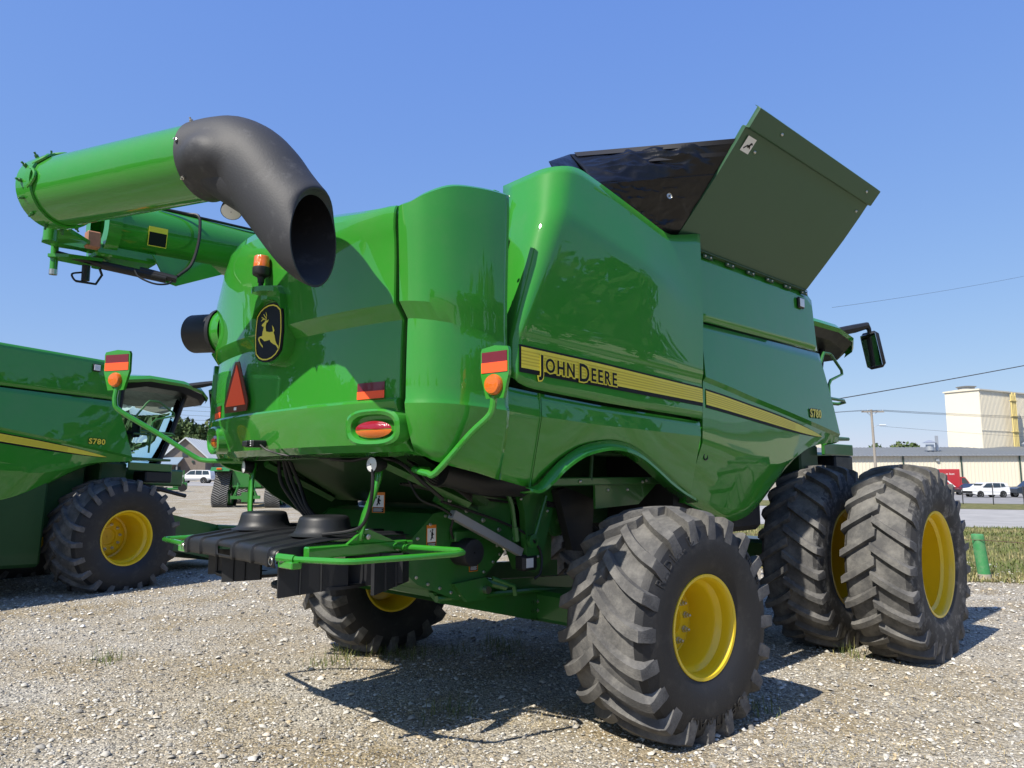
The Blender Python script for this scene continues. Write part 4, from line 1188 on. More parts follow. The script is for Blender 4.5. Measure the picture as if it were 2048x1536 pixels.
o = sheet(rid0, le(.92), (.9, 1.2, 4.2), (-.2, .9, 3.80), 40, 20, .02, 3, (0, 0, 1)).build('cover_top', M['tarp'], TAR, recalc=False); solid(o, .004)
def on_gusset(u, v0, v1, nm):
    rows = []
    for v in (v0, v1):
        a = np.array((-.35, -1.51, 4.0)) * (1 - v) + np.array(rid0) * v; b_ = np.array(le(.60)) * (1 - v) + np.array(le(.92)) * v
        rows.append([tuple(a * (1 - t) + b_ * t + np.array((-.004, -.012, .008))) for t in np.linspace(u, 1, 30)])
    MB().grid(rows).build(nm, M['tarp_band'], TAR, recalc=False)
M['tarp_band'] = mat('black_webbing', (.014, .014, .017), .55)
on_gusset(.02, .86, 1.0, 'cover_band'); on_gusset(.28, .52, .64, 'cover_band')
C_e = MB().lathe([(0, .024), (.008, .022), (.009, .008), (.002, .007)], axis='y', seg=16).build('cover_eyelet', M['steel'], TAR)
C_e.location = (.13, -1.86, 3.93); C_e.rotation_euler = (0, 0, R(-25))
# tank rim walls and the rear post beside the corner
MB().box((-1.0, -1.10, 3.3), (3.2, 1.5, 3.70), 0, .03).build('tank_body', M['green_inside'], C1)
MB().prism([(-.99, -1.55), (-.95, -1.15), (-.88, -1.15), (-.88, -1.50)], 3.5, 3.88, 'z').build('tank_corner_post', G_, C1, angle=30)
MB().box((-1.12, -1.20, 3.40), (-1.06, -1.02, 3.83), 0, .006).build('ladder_bracket', G_, C1)
MB().box((-1.10, -1.02, 3.40), (-1.03, -.93, 3.84), 0, .006).build('rubber_stop', M['plastic'], C1)
MB().prism([(-.42, 3.76), (-.30, 3.90), (-.26, 3.90), (-.24, 3.70)], -1.60, -1.50, 'y').build('lid_support', G_, C1, angle=40)
for x, y, z in ((-1.43, -1.58, 3.26), (-1.42, -1.57, 3.05), (-1.005, -1.22, 3.80)):
    MB().ball((x, y, z), .014, 10, 6).build('panel_bolt', M['steel'], C1)
pl_ = MB().lathe([(0, .035), (-.006, .034), (-.007, .026), (.004, .024), (.005, .002)], (0, 0, 0), 'y', 20).build('panel_lock', M['plastic'], C1)
pl_.location = (.955, -1.599, 1.93)

# ---- inner structure
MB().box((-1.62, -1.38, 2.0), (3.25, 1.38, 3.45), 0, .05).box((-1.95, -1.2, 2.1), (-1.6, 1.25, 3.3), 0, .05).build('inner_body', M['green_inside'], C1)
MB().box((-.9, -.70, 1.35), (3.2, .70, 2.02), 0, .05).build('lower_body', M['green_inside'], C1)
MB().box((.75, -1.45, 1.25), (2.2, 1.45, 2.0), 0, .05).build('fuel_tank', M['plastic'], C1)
# straw hood side plates and deflector under the tailgate
for s in (1,):
    MB().prism([(-1.86, 1.96), (-.8, 1.96), (-.75, 1.30), (-1.15, 1.34), (-1.62, 1.62), (-1.84, 1.80)], s * 1.03, s * 1.05, 'y').build('straw_hood_side', M['green_inside'], C1, smooth=False)
MB().box((-1.92, -1.05, 1.90), (-1.80, 1.05, 1.97), 0, .01).build('tailgate_sill', M['green_dull'], C1)
MB().prism([(-1.75, 1.92), (-1.0, 1.56), (-.98, 1.60), (-1.73, 1.97)], -1.0, 1.0, 'y').build('straw_chute', M['green_inside'], C1, smooth=False)
for s in (-1, 1):
    MB().tube([(-1.80, s * .80, 1.88), (-1.10, s * .92, 1.58)], .035, 4).build('chute_rail', M['green_dull'], C1, smooth=False)
# chopper housing with its bolted side plates
CH = empty('chopper', (0, 0, 0), (0, 0, 0), C1)
prof = [(-1.262, 1.507), (-1.077, 1.530), (-.75, 1.40), (-.56, 1.19), (-.60, 1.15), (-.80, 1.0), (-.967, .873), (-1.05, .88), (-1.40, 1.02), (-1.60, 1.185), (-1.50, 1.30)]
MB().prism([(x * .985 - .012, z * .985 + .018) for x, z in prof], -.70, .70, 'y').build('chopper_drum_housing', M['green_dull'], CH, smooth=False)
for s in (-1, 1):
    MB().prism(prof, s * .705, s * .718, 'y').build('chopper_side_plate', M['green_dull'], CH, smooth=False)
bl = None
pr2 = prof + [prof[0]]
cnt = 0
for i in range(len(prof)):
    a, b = np.array(pr2[i]), np.array(pr2[i + 1]); L = np.linalg.norm(b - a); k = max(1, int(L / .12))
    c = np.array([-1.05, 1.2])
    for j in range(k):
        p = a + (b - a) * (j + .5) / k; p = p + (c - p) / np.linalg.norm(c - p) * .035
        if bl is None:
            bl = MB().lathe([(0, .012), (-.008, .012), (-.010, .009), (-.016, .008)], axis='y', seg=8, close=True).build('plate_bolt', M['steel'], CH, smooth=False); o = bl
        else:
            o = bl.copy(); COL.objects.link(o); o.parent = CH
        o.location = (p[0], -.718, p[1])
MB().lathe([(0, .10), (-.15, .10), (-.165, .093), (-.17, .06), (-.168, .005)], (-1.02, -.72, 1.225), 'y', 32).build('motor_cover', M['plastic'], CH)
MB().box((-1.12, -.79, 1.30), (-.86, -.72, 1.38), 0, .01).build('motor_bracket', M['green_dull'], CH)
def warning(c, w, h, parent, rot=0.0, nrm='y'):
    e = empty('warning_label', c, (0, 0, rot), parent)
    MB().box((-w / 2, -.003, -h / 2), (w / 2, .001, h / 2)).build('label_frame', M['warn'], e, smooth=False)
    MB().box((-w * .44, -.0045, -h * .22), (w * .44, -.001, h * .36)).build('label_panel', M['white'], e, smooth=False)
    MB().box((-w * .44, -.0045, -h * .47), (w * .44, -.001, -h * .24)).build('label_text_panel', M['black_decal'], e, smooth=False)
    f = MB()
    for (u0, v0, u1, v1, t) in ((-.02, .18, .10, .22, .05), (.05, .18, .02, .02, .09), (.02, .02, .14, -.08, .05), (.02, .02, -.10, -.14, .05), (.06, .15, .22, .08, .035), (-.1, .28, -.18, .20, .03)):
        dx, dz = (u1 - u0) * w, (v1 - v0) * h; L = math.hypot(dx, dz); nx, nz = -dz / L * t * w, dx / L * t * w
        f.add([(u0 * w + nx, -.006, v0 * h + nz), (u0 * w - nx, -.006, v0 * h - nz), (u1 * w - nx, -.006, v1 * h - nz), (u1 * w + nx, -.006, v1 * h + nz)], [(0, 1, 2, 3)])
    th = np.linspace(0, 2 * math.pi, 10, endpoint=False)
    f.add([(.08 * w + .07 * w * math.cos(t), -.006, .29 * h + .05 * h * math.sin(t)) for t in th], [tuple(range(10))])
    f.build('label_figure', M['black_decal'], e, smooth=False)
    for k in range(4):
        MB().box((-w * .38, -.006, -h * (.30 + .042 * k)), (w * (.38 - .08 * (k % 2)), -.0044, -h * (.285 + .042 * k))).build('label_print', M['white'], e, smooth=False)
warning((-1.285, -.721, 1.345), .085, .165, C1)
warning((-.885, -.721, 1.15), .085, .165, C1)
warning((-1.45, -.30, 1.58), .11, .15, C1, R(-70))
# diagonal slide rails, grey actuator
MB().prism([(-1.34, 1.60), (-1.30, 1.68), (-.50, 1.30), (-.54, 1.22)], -.86, -.80, 'y').build('slide_rail', M['green_dull'], C1, smooth=False)
for k in range(5):
    t = (k + .5) / 5
    MB().lathe([(0, .017), (-.010, .017), (-.012, .012), (-.02, .011)], (-1.32 + .80 * t, -.861, 1.64 - .38 * t), 'y', 8, close=True).build('rail_bolt', M['steel'], C1, smooth=False)
MB().prism([(-1.262, 1.482), (-1.235, 1.535), (-.56, 1.225), (-.585, 1.17)], -.93, -.875, 'y').build('actuator_rail', M['alu'], C1, smooth=False)
MB().box((-.60, -.97, 1.06), (-.44, -.86, 1.18), 0, .02).build('actuator_motor', M['plastic'], C1)
MB().box((-.575, -.973, 1.085), (-.50, -.969, 1.155)).build('actuator_label', M['white'], C1, smooth=False)
MB().tube(catmull([(-1.34, -.90, 1.60), (-1.0, -.92, 1.50), (-.75, -.93, 1.42), (-.55, -.95, 1.33), (-.42, -.97, 1.20), (-.45, -1.0, 1.05), (-.5, -.98, 1.0)], 5), .010, 8).build('wiring_loom', M['hose'], C1)
MB().tube(catmull([(-1.55, -.80, 1.75), (-1.50, -.86, 1.62), (-1.36, -.90, 1.56), (-1.24, -.90, 1.49), (-1.22, -.86, 1.40), (-1.15, -.80, 1.33)], 5), .009, 8).build('wiring_loom', M['hose'], C1)
# clean-grain elevator housings in front of the rear wheel
MB().prism([(-.95, 1.92), (-.12, 1.92), (-.16, 1.10), (-.34, 1.02), (-.48, 1.05), (-.62, 1.35), (-.95, 1.52)], -.84, -.72, 'y').build('elevator_housing', M['green_dull'], C1, angle=30)
MB().prism([(-.30, 1.66), (-.20, 1.68), (.14, 1.58), (.10, 1.24), (.03, 1.17), (-.14, 1.19)], -1.05, -.98, 'y').build('elevator_guard', M['plastic'], C1, angle=30)
MB().tube([(-.42, -1.03, 1.62), (-.56, -1.03, 1.30)], .016, 8).lathe([(0, .05), (-.03, .05), (-.035, .02)], (-.57, -1.02, 1.29), 'y', 18).build('tension_arm', M['green_dull'], C1)
MB().tube([(-.85, -1.04, 1.68), (-.80, -1.05, 1.56), (-.76, -1.04, 1.38)], .018, 6).tube([(-.765, -1.045, 1.40), (-.75, -1.045, 1.30)], .024, 6).build('support_hook', M['green_dull'], C1)
MB().lathe([(0, .026), (-.006, .026), (-.007, .002)], (-1.0, -1.0, 1.66), 'y', 20).build('yellow_tag', M['stripe'], C1)
# wheel-well beam, hanger, bolts
MB().box((-.75, -1.34, 1.70), (.72, -1.26, 1.76), 0, .008).prism([(-.15, 1.70), (.66, 1.70), (.40, 1.54), (-.15, 1.52)], -1.30, -1.28, 'y').build('wheel_well_beam', M['green_dull'], C1, smooth=False)
MB().box((-.9, -1.36, 1.93), (.75, -1.0, 1.99), 0, .01).tube([(-.22, -1.33, 1.95), (-.24, -1.33, 1.74)], .014, 8).build('wheel_well_top', M['green_inside'], C1)
for x, z in ((-.38, 1.73), (.45, 1.73), (.40, 1.72), (0, 1.66), (.25, 1.66)):
    MB().ball((x, -1.345 if z > 1.7 else -1.302, z), .013, 8, 6).build('beam_bolt', M['steel'], C1)
# frame rails, axle
for s in (-1, 1):
    MB().prism([(-1.22, .94), (-.56, .97), (1.5, .86), (1.5, .45), (.26, .50), (-1.15, .86)], s * .60, s * .66, 'y').build('frame_rail', M['green_dull'], C1, angle=30)
hole = None
for x, z in ((-.40, .80), (-.34, .80), (-.40, .73), (-.34, .73), (-.40, .665), (-.34, .665), (-.02, .80), (.05, .80), (.12, .80), (-.02, .735), (.05, .735), (.12, .735), (-.02, .67), (.05, .67), (.12, .67)):
    if hole is None:
        hole = MB().lathe([(0, .014), (.004, .014), (.005, .001)], axis='y', seg=12).build('frame_hole', M['hose'], C1, smooth=False); o = hole
    else:
        o = hole.copy(); COL.objects.link(o); o.parent = C1
    o.location = (x + .21, -.664, z - .045)
fb = None
for x, z in ((-.34, .80), (-.34, .73), (.05, .80), (.12, .80), (.12, .735)):
    if fb is None:
        fb = MB().lathe([(0, .020), (-.006, .020), (-.007, .015), (-.020, .015), (-.021, .002)], axis='y', seg=6, close=True).build('frame_bolt', M['steel'], C1, smooth=False); o = fb
    else:
        o = fb.copy(); COL.objects.link(o); o.parent = C1
    o.location = (x + .21, -.666, z - .045)
MB().box((-.14, -1.55, .60), (.14, 1.55, .84), 0, .03).build('rear_axle', M['green_dull'], C1)
MB().tube([(-.75, -.7, .98), (-.60, -.78, .93)], .03, 8).tube([(-.80, -.84, 1.02), (-.62, -.88, .95), (-.60, -.88, .88)], .018, 8).build('drag_link', M['green_dull'], C1)
MB().box((-1.2, -.60, .90), (-.55, .60, .96), 0, .01).build('cross_member', M['green_dull'], C1)
MB().box((3.3, -1.3, .75), (3.75, 1.3, 1.05), 0, .04).build('front_axle', M['green_dull'], C1)

# brackets, belts and pipes in the shade under the rear body
MB().prism([(-.72, 1.92), (-.30, 1.92), (-.26, 1.52), (-.40, 1.12), (-.55, 1.10), (-.58, 1.50)], -.96, -.90, 'y').build('elevator_cover', M['green_dull'], C1, angle=30)
for k, (x, z) in enumerate(((-.68, 1.86), (-.36, 1.86), (-.33, 1.5), (-.44, 1.16), (-.62, 1.6))):
    MB().ball((x, -.963, z), .012, 8, 6).build('cover_bolt', M['steel'], C1)
MB().lathe([(0, .13), (-.03, .13), (-.035, .11), (-.045, .11), (-.05, .03), (-.07, .03)], (-.15, -.86, 1.42), 'y', 28).build('drive_pulley', M['green_dull'], C1)
MB().lathe([(0, .09), (-.03, .09), (-.035, .02)], (-.88, -.86, 1.78), 'y', 24).build('idler_pulley', M['green_dull'], C1)
bp = []
for k in range(25):
    t = math.pi * k / 24 + math.pi / 2 + .45
    bp.append((-.88 + .095 * math.cos(t), -.88, 1.78 + .095 * math.sin(t)))
bp2 = [(-.15 + .135 * math.cos(math.pi * k / 24 - math.pi / 2 + .45), -.88, 1.42 + .135 * math.sin(math.pi * k / 24 - math.pi / 2 + .45)) for k in range(25)]
MB().tube(bp + bp2 + [bp[0]], .010, 6, caps=False).build('drive_belt', M['hose'], C1)
for k in range(3):
    MB().tube(catmull([(-1.45, -.62 + .03 * k, 1.72), (-1.0, -.82, 1.68 - .03 * k), (-.55, -.90, 1.62 - .03 * k), (-.1, -1.0, 1.50), (.3, -1.0, 1.30)], 5), .011, 6).build('hydraulic_pipe', M['hose'], C1)
MB().prism([(-1.10, 1.0), (-.98, .86), (-.80, .86), (-.72, .96), (-.80, 1.02)], -.76, -.72, 'y').build('hitch_bracket', M['green_dull'], C1, angle=30)
MB().tube([(-.80, -.80, .93), (-.80, -.68, .93)], .028, 10).build('hitch_pin', M['steel'], C1)
MB().box((-.62, -.84, 1.36), (-.50, -.72, 1.60), 0, .01).build('control_box', M['plastic'], C1)
MB().tube([(-1.2, -.68, .90), (-.2, -.70, .86), (.3, -.66, .80)], .022, 8).build('steering_pipe', M['green_dull'], C1)

# ---- straw spreader: ribbed cover with two domes, flaps, guard bars
SP = empty('straw_spreader', (0, 0, 0), (0, 0, 0), C1)
ribs = [-.69, -.59, -.36, -.14, .14, .36, .59, .69]
ycols = []
for y in np.linspace(-.70, .70, 15): ycols.append(float(y))
for r in (-.62, -.40, -.13, .13, .40, .62):
    ycols += [r - .022, r - .014, r + .014, r + .022]
ycols = sorted(set(round(y, 4) for y in ycols))
def ribh(y):
    for r in (-.62, -.40, -.13, .13, .40, .62):
        if abs(y - r) < .016: return .014
    return 0.0
prow = [(-2.462, 1.235), (-2.468, 1.255), (-2.470, 1.31), (-2.462, 1.332), (-2.44, 1.345), (-2.35, 1.352), (-2.2, 1.372), (-2.0, 1.388), (-1.8, 1.395), (-1.6, 1.392), (-1.5, 1.385)]
def cover_pt(i, y):
    x, z = prow[i]
    h = ribh(y)
    nx = -1 if i < 3 else (-.7 if i < 5 else 0); nz = 0 if i < 3 else (.7 if i < 5 else 1)
    wdt = 1 + .10 * max(0, (x + 2.2)) if x > -2.2 else 1
    return (x + nx * h, y * wdt, z + nz * h - .01 * (abs(y) / .7) ** 4)
skip = set()
for j in range(len(ycols) - 1):
    if -.085 < (ycols[j] + ycols[j + 1]) / 2 < .105 and abs(ycols[j + 1] - ycols[j]) > 0: skip.add((1, j))
o = MB().grid([[cover_pt(i, y) for y in ycols] for i in range(len(prow))], skip=skip).build('spreader_cover', M['plastic'], SP, angle=40, recalc=False); solid(o, .006, 1)
for s in (-1, 1):
    d = MB().lathe([(0, .235), (.012, .205), (.03, .188), (.06, .178), (.10, .168), (.118, .160), (.125, .145), (.127, .13), (.124, .12), (.126, .01)], (-1.98, s * .435, 1.385), 'z', 44)
    d.build('spreader_dome', M['plastic'], SP, angle=50)
    MB().prism([(-2.46, 1.25), (-2.44, 1.335), (-2.35, 1.345), (-1.5, 1.37), (-1.5, 1.34), (-2.40, 1.25)], s * .70, s * .707, 'y').build('cover_side', M['plastic'], SP, smooth=False)
    # pin and ring
    th = [2 * math.pi * k / 16 for k in range(17)]
    MB().tube([(-2.485, s * .685 + .022 * math.cos(t), 1.268 + .022 * math.sin(t)) for t in th], .003, 5, caps=False).tube([(-2.49, s * .685, 1.29), (-2.45, s * .685, 1.29)], .007, 6).build('ring_pin', M['steel'], SP)
# hanging rubber flaps and vanes
for (x0, y0, x1, y1, z0, z1) in ((-2.28, .68, -2.20, .34, 1.24, 1.08), (-2.33, .33, -2.18, .05, 1.26, 1.06), (-2.42, -.66, -1.98, -.74, 1.25, 1.07), (-2.0, -.10, -1.95, -.5, 1.25, 1.08), (-1.92, -.62, -1.66, -.90, 1.27, 1.08), (-1.95, -.98, -1.55, -.80, 1.26, 1.07)):
    d = Vector((x1 - x0, y1 - y0, 0)).normalized(); nrm = Vector((-d.y, d.x, 0)) * .012
    P = [Vector((x0, y0, z0)), Vector((x1, y1, z0)), Vector((x1, y1, z1)), Vector((x0, y0, z1 - .03))]
    mb = MB().add([p - nrm for p in P] + [p + nrm for p in P], [(0, 1, 2, 3), (7, 6, 5, 4), (0, 4, 5, 1), (1, 5, 6, 2), (2, 6, 7, 3), (3, 7, 4, 0)])
    for w in (.3, .6):
        a = P[0].lerp(P[1], w); b_ = P[3].lerp(P[2], w)
        mb.tube([a - nrm * 1.3, b_ - nrm * 1.3], .008, 4)
    mb.build('spreader_flap', M['plastic'], SP, smooth=False)
MB().lathe([(1.02, .04), (1.06, .33), (1.08, .33), (1.07, .04)], (-1.98, .435, 0), 'z', 24).lathe([(1.02, .04), (1.06, .33), (1.08, .33), (1.07, .04)], (-1.98, -.435, 0), 'z', 24).build('spreader_disc', M['plastic'], SP)
# green frame under the cover and guard bars
MB().box((-2.30, -.80, 1.27), (-1.55, -.74, 1.345), 0, .008).box((-2.30, .74, 1.27), (-1.55, .80, 1.345), 0, .008).box((-1.58, -.80, 1.28), (-1.50, .80, 1.34), 0, .008).build('spreader_frame', M['green'], SP)
gz_ = 1.285
gp = [(-2.44, -.76, gz_ + .01), (-2.40, -.86, gz_), (-2.30, -1.09, gz_), (-2.27, -1.15, gz_), (-2.22, -1.19, gz_), (-1.60, -1.36, gz_ + .008), (-1.53, -1.35, gz_ + .012), (-1.50, -1.28, gz_ + .018), (-1.60, -.95, gz_ + .022), (-1.64, -.80, gz_ + .022)]
MB().tube(gp, .019, 10).build('guard_bar', M['green'], SP)
MB().tube([(-2.46, -.73, gz_ + .008), (-2.41, -.84, gz_ + .001)], .026, 10).tube([(-1.62, -.88, gz_ + .022), (-1.65, -.78, gz_ + .022)], .026, 10).build('guard_sleeve', M['green'], SP)
MB().box((-2.45, -.88, gz_ - .055), (-2.38, -.71, gz_ - .012), 0, .006).build('guard_socket', M['green'], SP)
MB().box((-2.45, .71, gz_ - .065), (-2.38, .86, gz_ - .022), 0, .006).build('guard_socket', M['green'], SP)
gl_ = 1.272
gp2 = [(-2.44, .72, gl_), (-2.42, .86, gl_), (-2.37, 1.36, gl_), (-2.35, 1.40, gl_), (-2.31, 1.42, gl_), (-2.0, 1.30, gl_ + .01), (-1.6, .85, gl_ + .02)]
MB().tube(gp2, .019, 10).build('guard_bar', M['green'], SP)
MB().tube([(-2.44, .70, gl_ + .006), (-2.425, .84, gl_)], .026, 10).build('guard_sleeve', M['green'], SP)
# hanger arms carrying the spreader
for s in (-1, 1):
    pth = [(-1.84, s * .90, 1.88), (-1.86, s * .90, 1.76), (-1.88, s * .87, 1.64), (-1.90, s * .83, 1.54), (-1.91, s * .79, 1.42), (-1.92, s * .79, 1.36)]
    G = []
    for x, y, z in pth:
        G.append([(x - .01, y - .03, z), (x - .01, y + .03, z)])
    o = MB().grid(G).build('hanger_arm', M['green'], SP); solid(o, .02, 0)
    MB().prism([(-2.02, 1.345), (-1.90, 1.43), (-1.86, 1.43), (-1.66, 1.345)], s * .77, s * .80, 'y').build('hanger_foot', M['green'], SP, smooth=False)
    MB().lathe([(0, .018), (-.012, .018), (-.014, .01)], (-1.88, s * .79 - .022, 1.385), 'y', 8, close=True).build('hanger_bolt', M['steel'], SP, smooth=False)
MB().tube(catmull([(-1.93, -.93, 1.82), (-1.93, -.93, 1.70), (-1.92, -.88, 1.56), (-1.93, -.82, 1.46), (-1.98, -.74, 1.42), (-2.1, -.62, 1.40)], 6), .012, 8).build('lamp_hose', M['hose'], SP)
for k, (y0, y1) in enumerate(((.78, .52), (.70, .46), (.66, .40), (.60, .36))):
    MB().tube(catmull([(-1.70, y0, 1.90), (-1.68 + .02 * k, y0 - .02, 1.72), (-1.60, (y0 + y1) / 2, 1.54), (-1.56, y1, 1.42), (-1.62, y1 - .04, 1.38)], 6), .016, 8).build('hydraulic_hose', M['hose'], SP)
MB().tube(catmull([(-1.8, -.2, 1.90), (-1.78, -.45, 1.885), (-1.8, -.7, 1.90), (-1.75, -.95, 1.87), (-1.6, -1.05, 1.72), (-1.45, -1.05, 1.62)], 6), .014, 8).build('wiring_loom', M['hose'], C1)
for k in range(5):
    MB().tube(catmull([(-1.7, -.98 - .02 * k, 1.88 - .01 * k), (-1.55, -1.06, 1.80 - .02 * k), (-1.40, -1.08, 1.70), (-1.2, -1.06, 1.66 - .015 * k)], 5), .008, 6).build('hydraulic_hose', M['hose'], C1)
MB().tube([(-1.5, -1.1, 1.80), (-1.2, -1.15, 1.73), (-.8, -1.15, 1.71)], .09, 14).build('rotor_belt_guard', M['plastic'], C1)

# ---- wheels
rear = make_wheel('rear_wheel', .808, .72, .345, 20, .056, .074, .31, .03, 10, [('RADIAL DT', .085, R(128), .60), ('750/65R26', .06, R(40), .62), ('OPTITRAC', .105, R(-82), .58)])
rear.parent = C1
rear.location = (0, -1.835, .745); rear.rotation_euler = (R(.3), R(3), -.082)
r2 = copy_tree(rear, C1)
r2.location = (.02, 1.80, .745); r2.rotation_euler = (0, R(11), -.082); r2.scale = (1, -1, 1)
front = make_wheel('front_wheel', .970, .62, .500, 23, .054, .062, .22, .19, 10, (), [M['rubber_dust'], M['rubber_tread'], M['rubber_tread']], deep=.05, bolts=False, curve=.15)
front.parent = C1
front.location = (3.521, -2.307, .905); front.rotation_euler = (0, R(5), 0)
f2 = copy_tree(front, C1)
f2.location = (3.521, -1.47, .905); f2.rotation_euler = (0, R(13), 0)
for yy in (1.50, 2.325):
    f3 = copy_tree(front, C1)
    f3.location = (3.521, yy, .905); f3.rotation_euler = (0, R(7), 0); f3.scale = (1, -1, 1)

# ------------------------------------------------------------------ second combine, parked to the left
C2 = empty('combine_harvester')
tag(C2, 'green combine parked at the left edge showing its front wheel and glass cab', 'combine', 'combine harvesters in the yard')
for ch in FRONT:
    copy_tree(ch, C2)
MB().box((-1.9, -1.58, 1.9), (.9, 1.58, 3.6), 0, .1).build('rear_body', G_, C2)
MB().box((-.9, -1.15, 1.0), (3.2, 1.15, 3.4), 0, .05).build('inner_body', M['green_inside'], C2)
MB().box((.2, -1.52, .50), (2.45, 1.5, 1.95), 0, .05).build('fuel_tank', M['green_inside'], C2)
MB().box((.9, -1.585, 3.66), (3.22, 1.58, 3.72), 0, .02).build('tank_lid', G_, C2)
w2 = make_wheel('front_wheel', .955, .93, .425, 21, .056, .062, .32, .17, 10)
w2.parent = C2
w2.location = (3.52, -1.50, .905); w2.rotation_euler = (0, R(4), 0)
w3 = copy_tree(w2, C2); w3.location = (3.52, 1.50, .905); w3.scale = (1, -1, 1)
w4 = copy_tree(rear, C2); w4.location = (0, -1.6, .745); w4.rotation_euler = (0, 0, 0)
w5 = copy_tree(rear, C2); w5.location = (0, 1.6, .745); w5.rotation_euler = (0, 0, 0); w5.scale = (1, -1, 1)
MB().prism([(4.2, 1.55), (5.0, 1.25), (6.5, .95), (6.55, .45), (6.2, .35), (4.4, .75)], -.75, .75, 'y').build('feeder_house', M['green_dull'], C2, angle=30)
MB().box((6.05, -.95, .35), (6.45, .95, 1.0), 0, .03).tube([(5.9, -.98, 1.02), (6.5, -.98, .99)], .03, 8).box((6.2, -.97, .75), (6.3, -.94, .9)).build('header_plate', M['green_dull'], C2)
MB().box((6.15, -.957, .72), (6.32, -.952, .84)).build('yellow_label', M['stripe'], C2, smooth=False)
e = empty('beacon', (5.30, -1.46, 3.68), (0, 0, 0), C2)
copy_tree(BEACON.children[0], e); copy_tree(BEACON.children[1], e)
MB().box((1.35, -1.642, 1.96), (1.58, -1.6395, 2.03)).build('white_label', M['white'], C2, smooth=False)
MB().tube([(4.1, -1.30, 1.75), (4.9, -1.34, 1.58)], .035, 8).build('step_bar', M['plastic'], C2)
H2, P2 = R(14.4), R(2.4)
mw = Matrix.Rotation(H2, 4, 'Z') @ Matrix.Rotation(P2, 4, 'Y')
loc = Vector((-.586, 7.90, .80)) - (mw @ Vector((3.52, -1.90, .905)))
C2.rotation_euler = mw.to_euler(); C2.location = loc

# ------------------------------------------------------------------ trees
M['bark'] = mat('bark', (.10, .08, .06), .9, var=.3, vscale=4)
def tree(name, L, D, h, r, label, group, nl=1700, seed=0, leaf=.30, trunk_f=.28, sq=1.0):
    g = np.random.default_rng(seed)
    p = site(L, D)
    root = empty(name, p); tag(root, label, 'tree', group)
    tk = MB()
    th = h * trunk_f
    tk.tube([(0, 0, -.2), (.05, .02, th * .6), (0, .05, th), (.1, 0, h * .7)], [r * .09, r * .075, r * .065, r * .02], 8)
    for k in range(6):
        a = g.random() * 6.28; q = .45 + .4 * g.random()
        tk.tube([(0, 0, th * (.8 + .1 * k)), (math.cos(a) * r * q * .5, math.sin(a) * r * q * .5, th + (h - th) * (.25 + .08 * k)), (math.cos(a) * r * q, math.sin(a) * r * q, th + (h - th) * (.4 + .08 * k))], [r * .04, r * .028, r * .012], 6)
    tk.build('trunk', M['bark'], root)
    nc = 26
    cth = g.random(nc) * 2 * np.pi; cu = g.random(nc) * 2 - 1; cr = g.random(nc) ** .4
    cc = np.stack([cr * np.sqrt(1 - cu ** 2) * np.cos(cth) * r * .72, cr * np.sqrt(1 - cu ** 2) * np.sin(cth) * r * .72, (th + h) / 2 + cu * cr * (h - th) * .38 * sq], 1)
    csz = r * (.26 + .2 * g.random(nc))
    k = g.integers(0, nc, nl)
    v = g.normal(size=(nl, 3)); v /= np.linalg.norm(v, axis=1)[:, None]
    P = cc[k] + v * (csz[k] * (.55 + .5 * g.random(nl) ** .5))[:, None]
    a = g.normal(size=(nl, 3)); a /= np.linalg.norm(a, axis=1)[:, None]
    bb = np.cross(a, v + .3 * g.normal(size=(nl, 3))); bb /= np.linalg.norm(bb, axis=1)[:, None]
    s = (leaf * (.6 + .7 * g.random(nl)))[:, None]
    V = np.stack([P - a * s, P + bb * s * .6, P + a * s, P - bb * s * .6], 1)
    F = np.arange(nl * 4).reshape(-1, 4)
    o = np_mesh('crown', V.reshape(-1, 3), F, M['leaf'], root)
    set_tint(o, np.repeat(np.clip(.25 + .6 * g.random(nl) * g.random(nl) + .35 * (g.random(nc)[k] - .3), 0, 1), 4))
    return root
# left background: trees behind the stone building
tl = [(-69, 150, 15.5, 6.0, 'round-topped leafy tree furthest left, behind the stone building'), (-63, 146, 13.5, 5.5, 'leafy tree above the pale metal roof of the stone building'), (-57, 150, 14.5, 6.5, 'broad leafy tree behind the long grey roof'), (-74, 156, 14, 6, 'leafy tree seen through the cab glass of the left combine'), (-51, 155, 13, 6, 'leafy tree beside the tailgate edge of the big combine')]
for i, (L, D, h, r, lb) in enumerate(tl):
    tree('leafy_tree', L, D, h * .86, r, lb, 'trees behind the stone building', 2600, 20 + i, .55, .2)
tr_ = [(80.5, 165, 9.3, 3.6, 'small tree top peeping over the factory roof near the pole'), (88.5, 170, 9.9, 4.5, 'wider tree top over the factory roof right of the pole'), (95.0, 172, 9.0, 3.6, 'low tree top over the factory roof left of the tall vent')]
for i, (L, D, h, r, lb) in enumerate(tr_):
    tree('leafy_tree', L, D, h, r, lb, 'trees behind the factory', 1500, 40 + i, .5, .3)
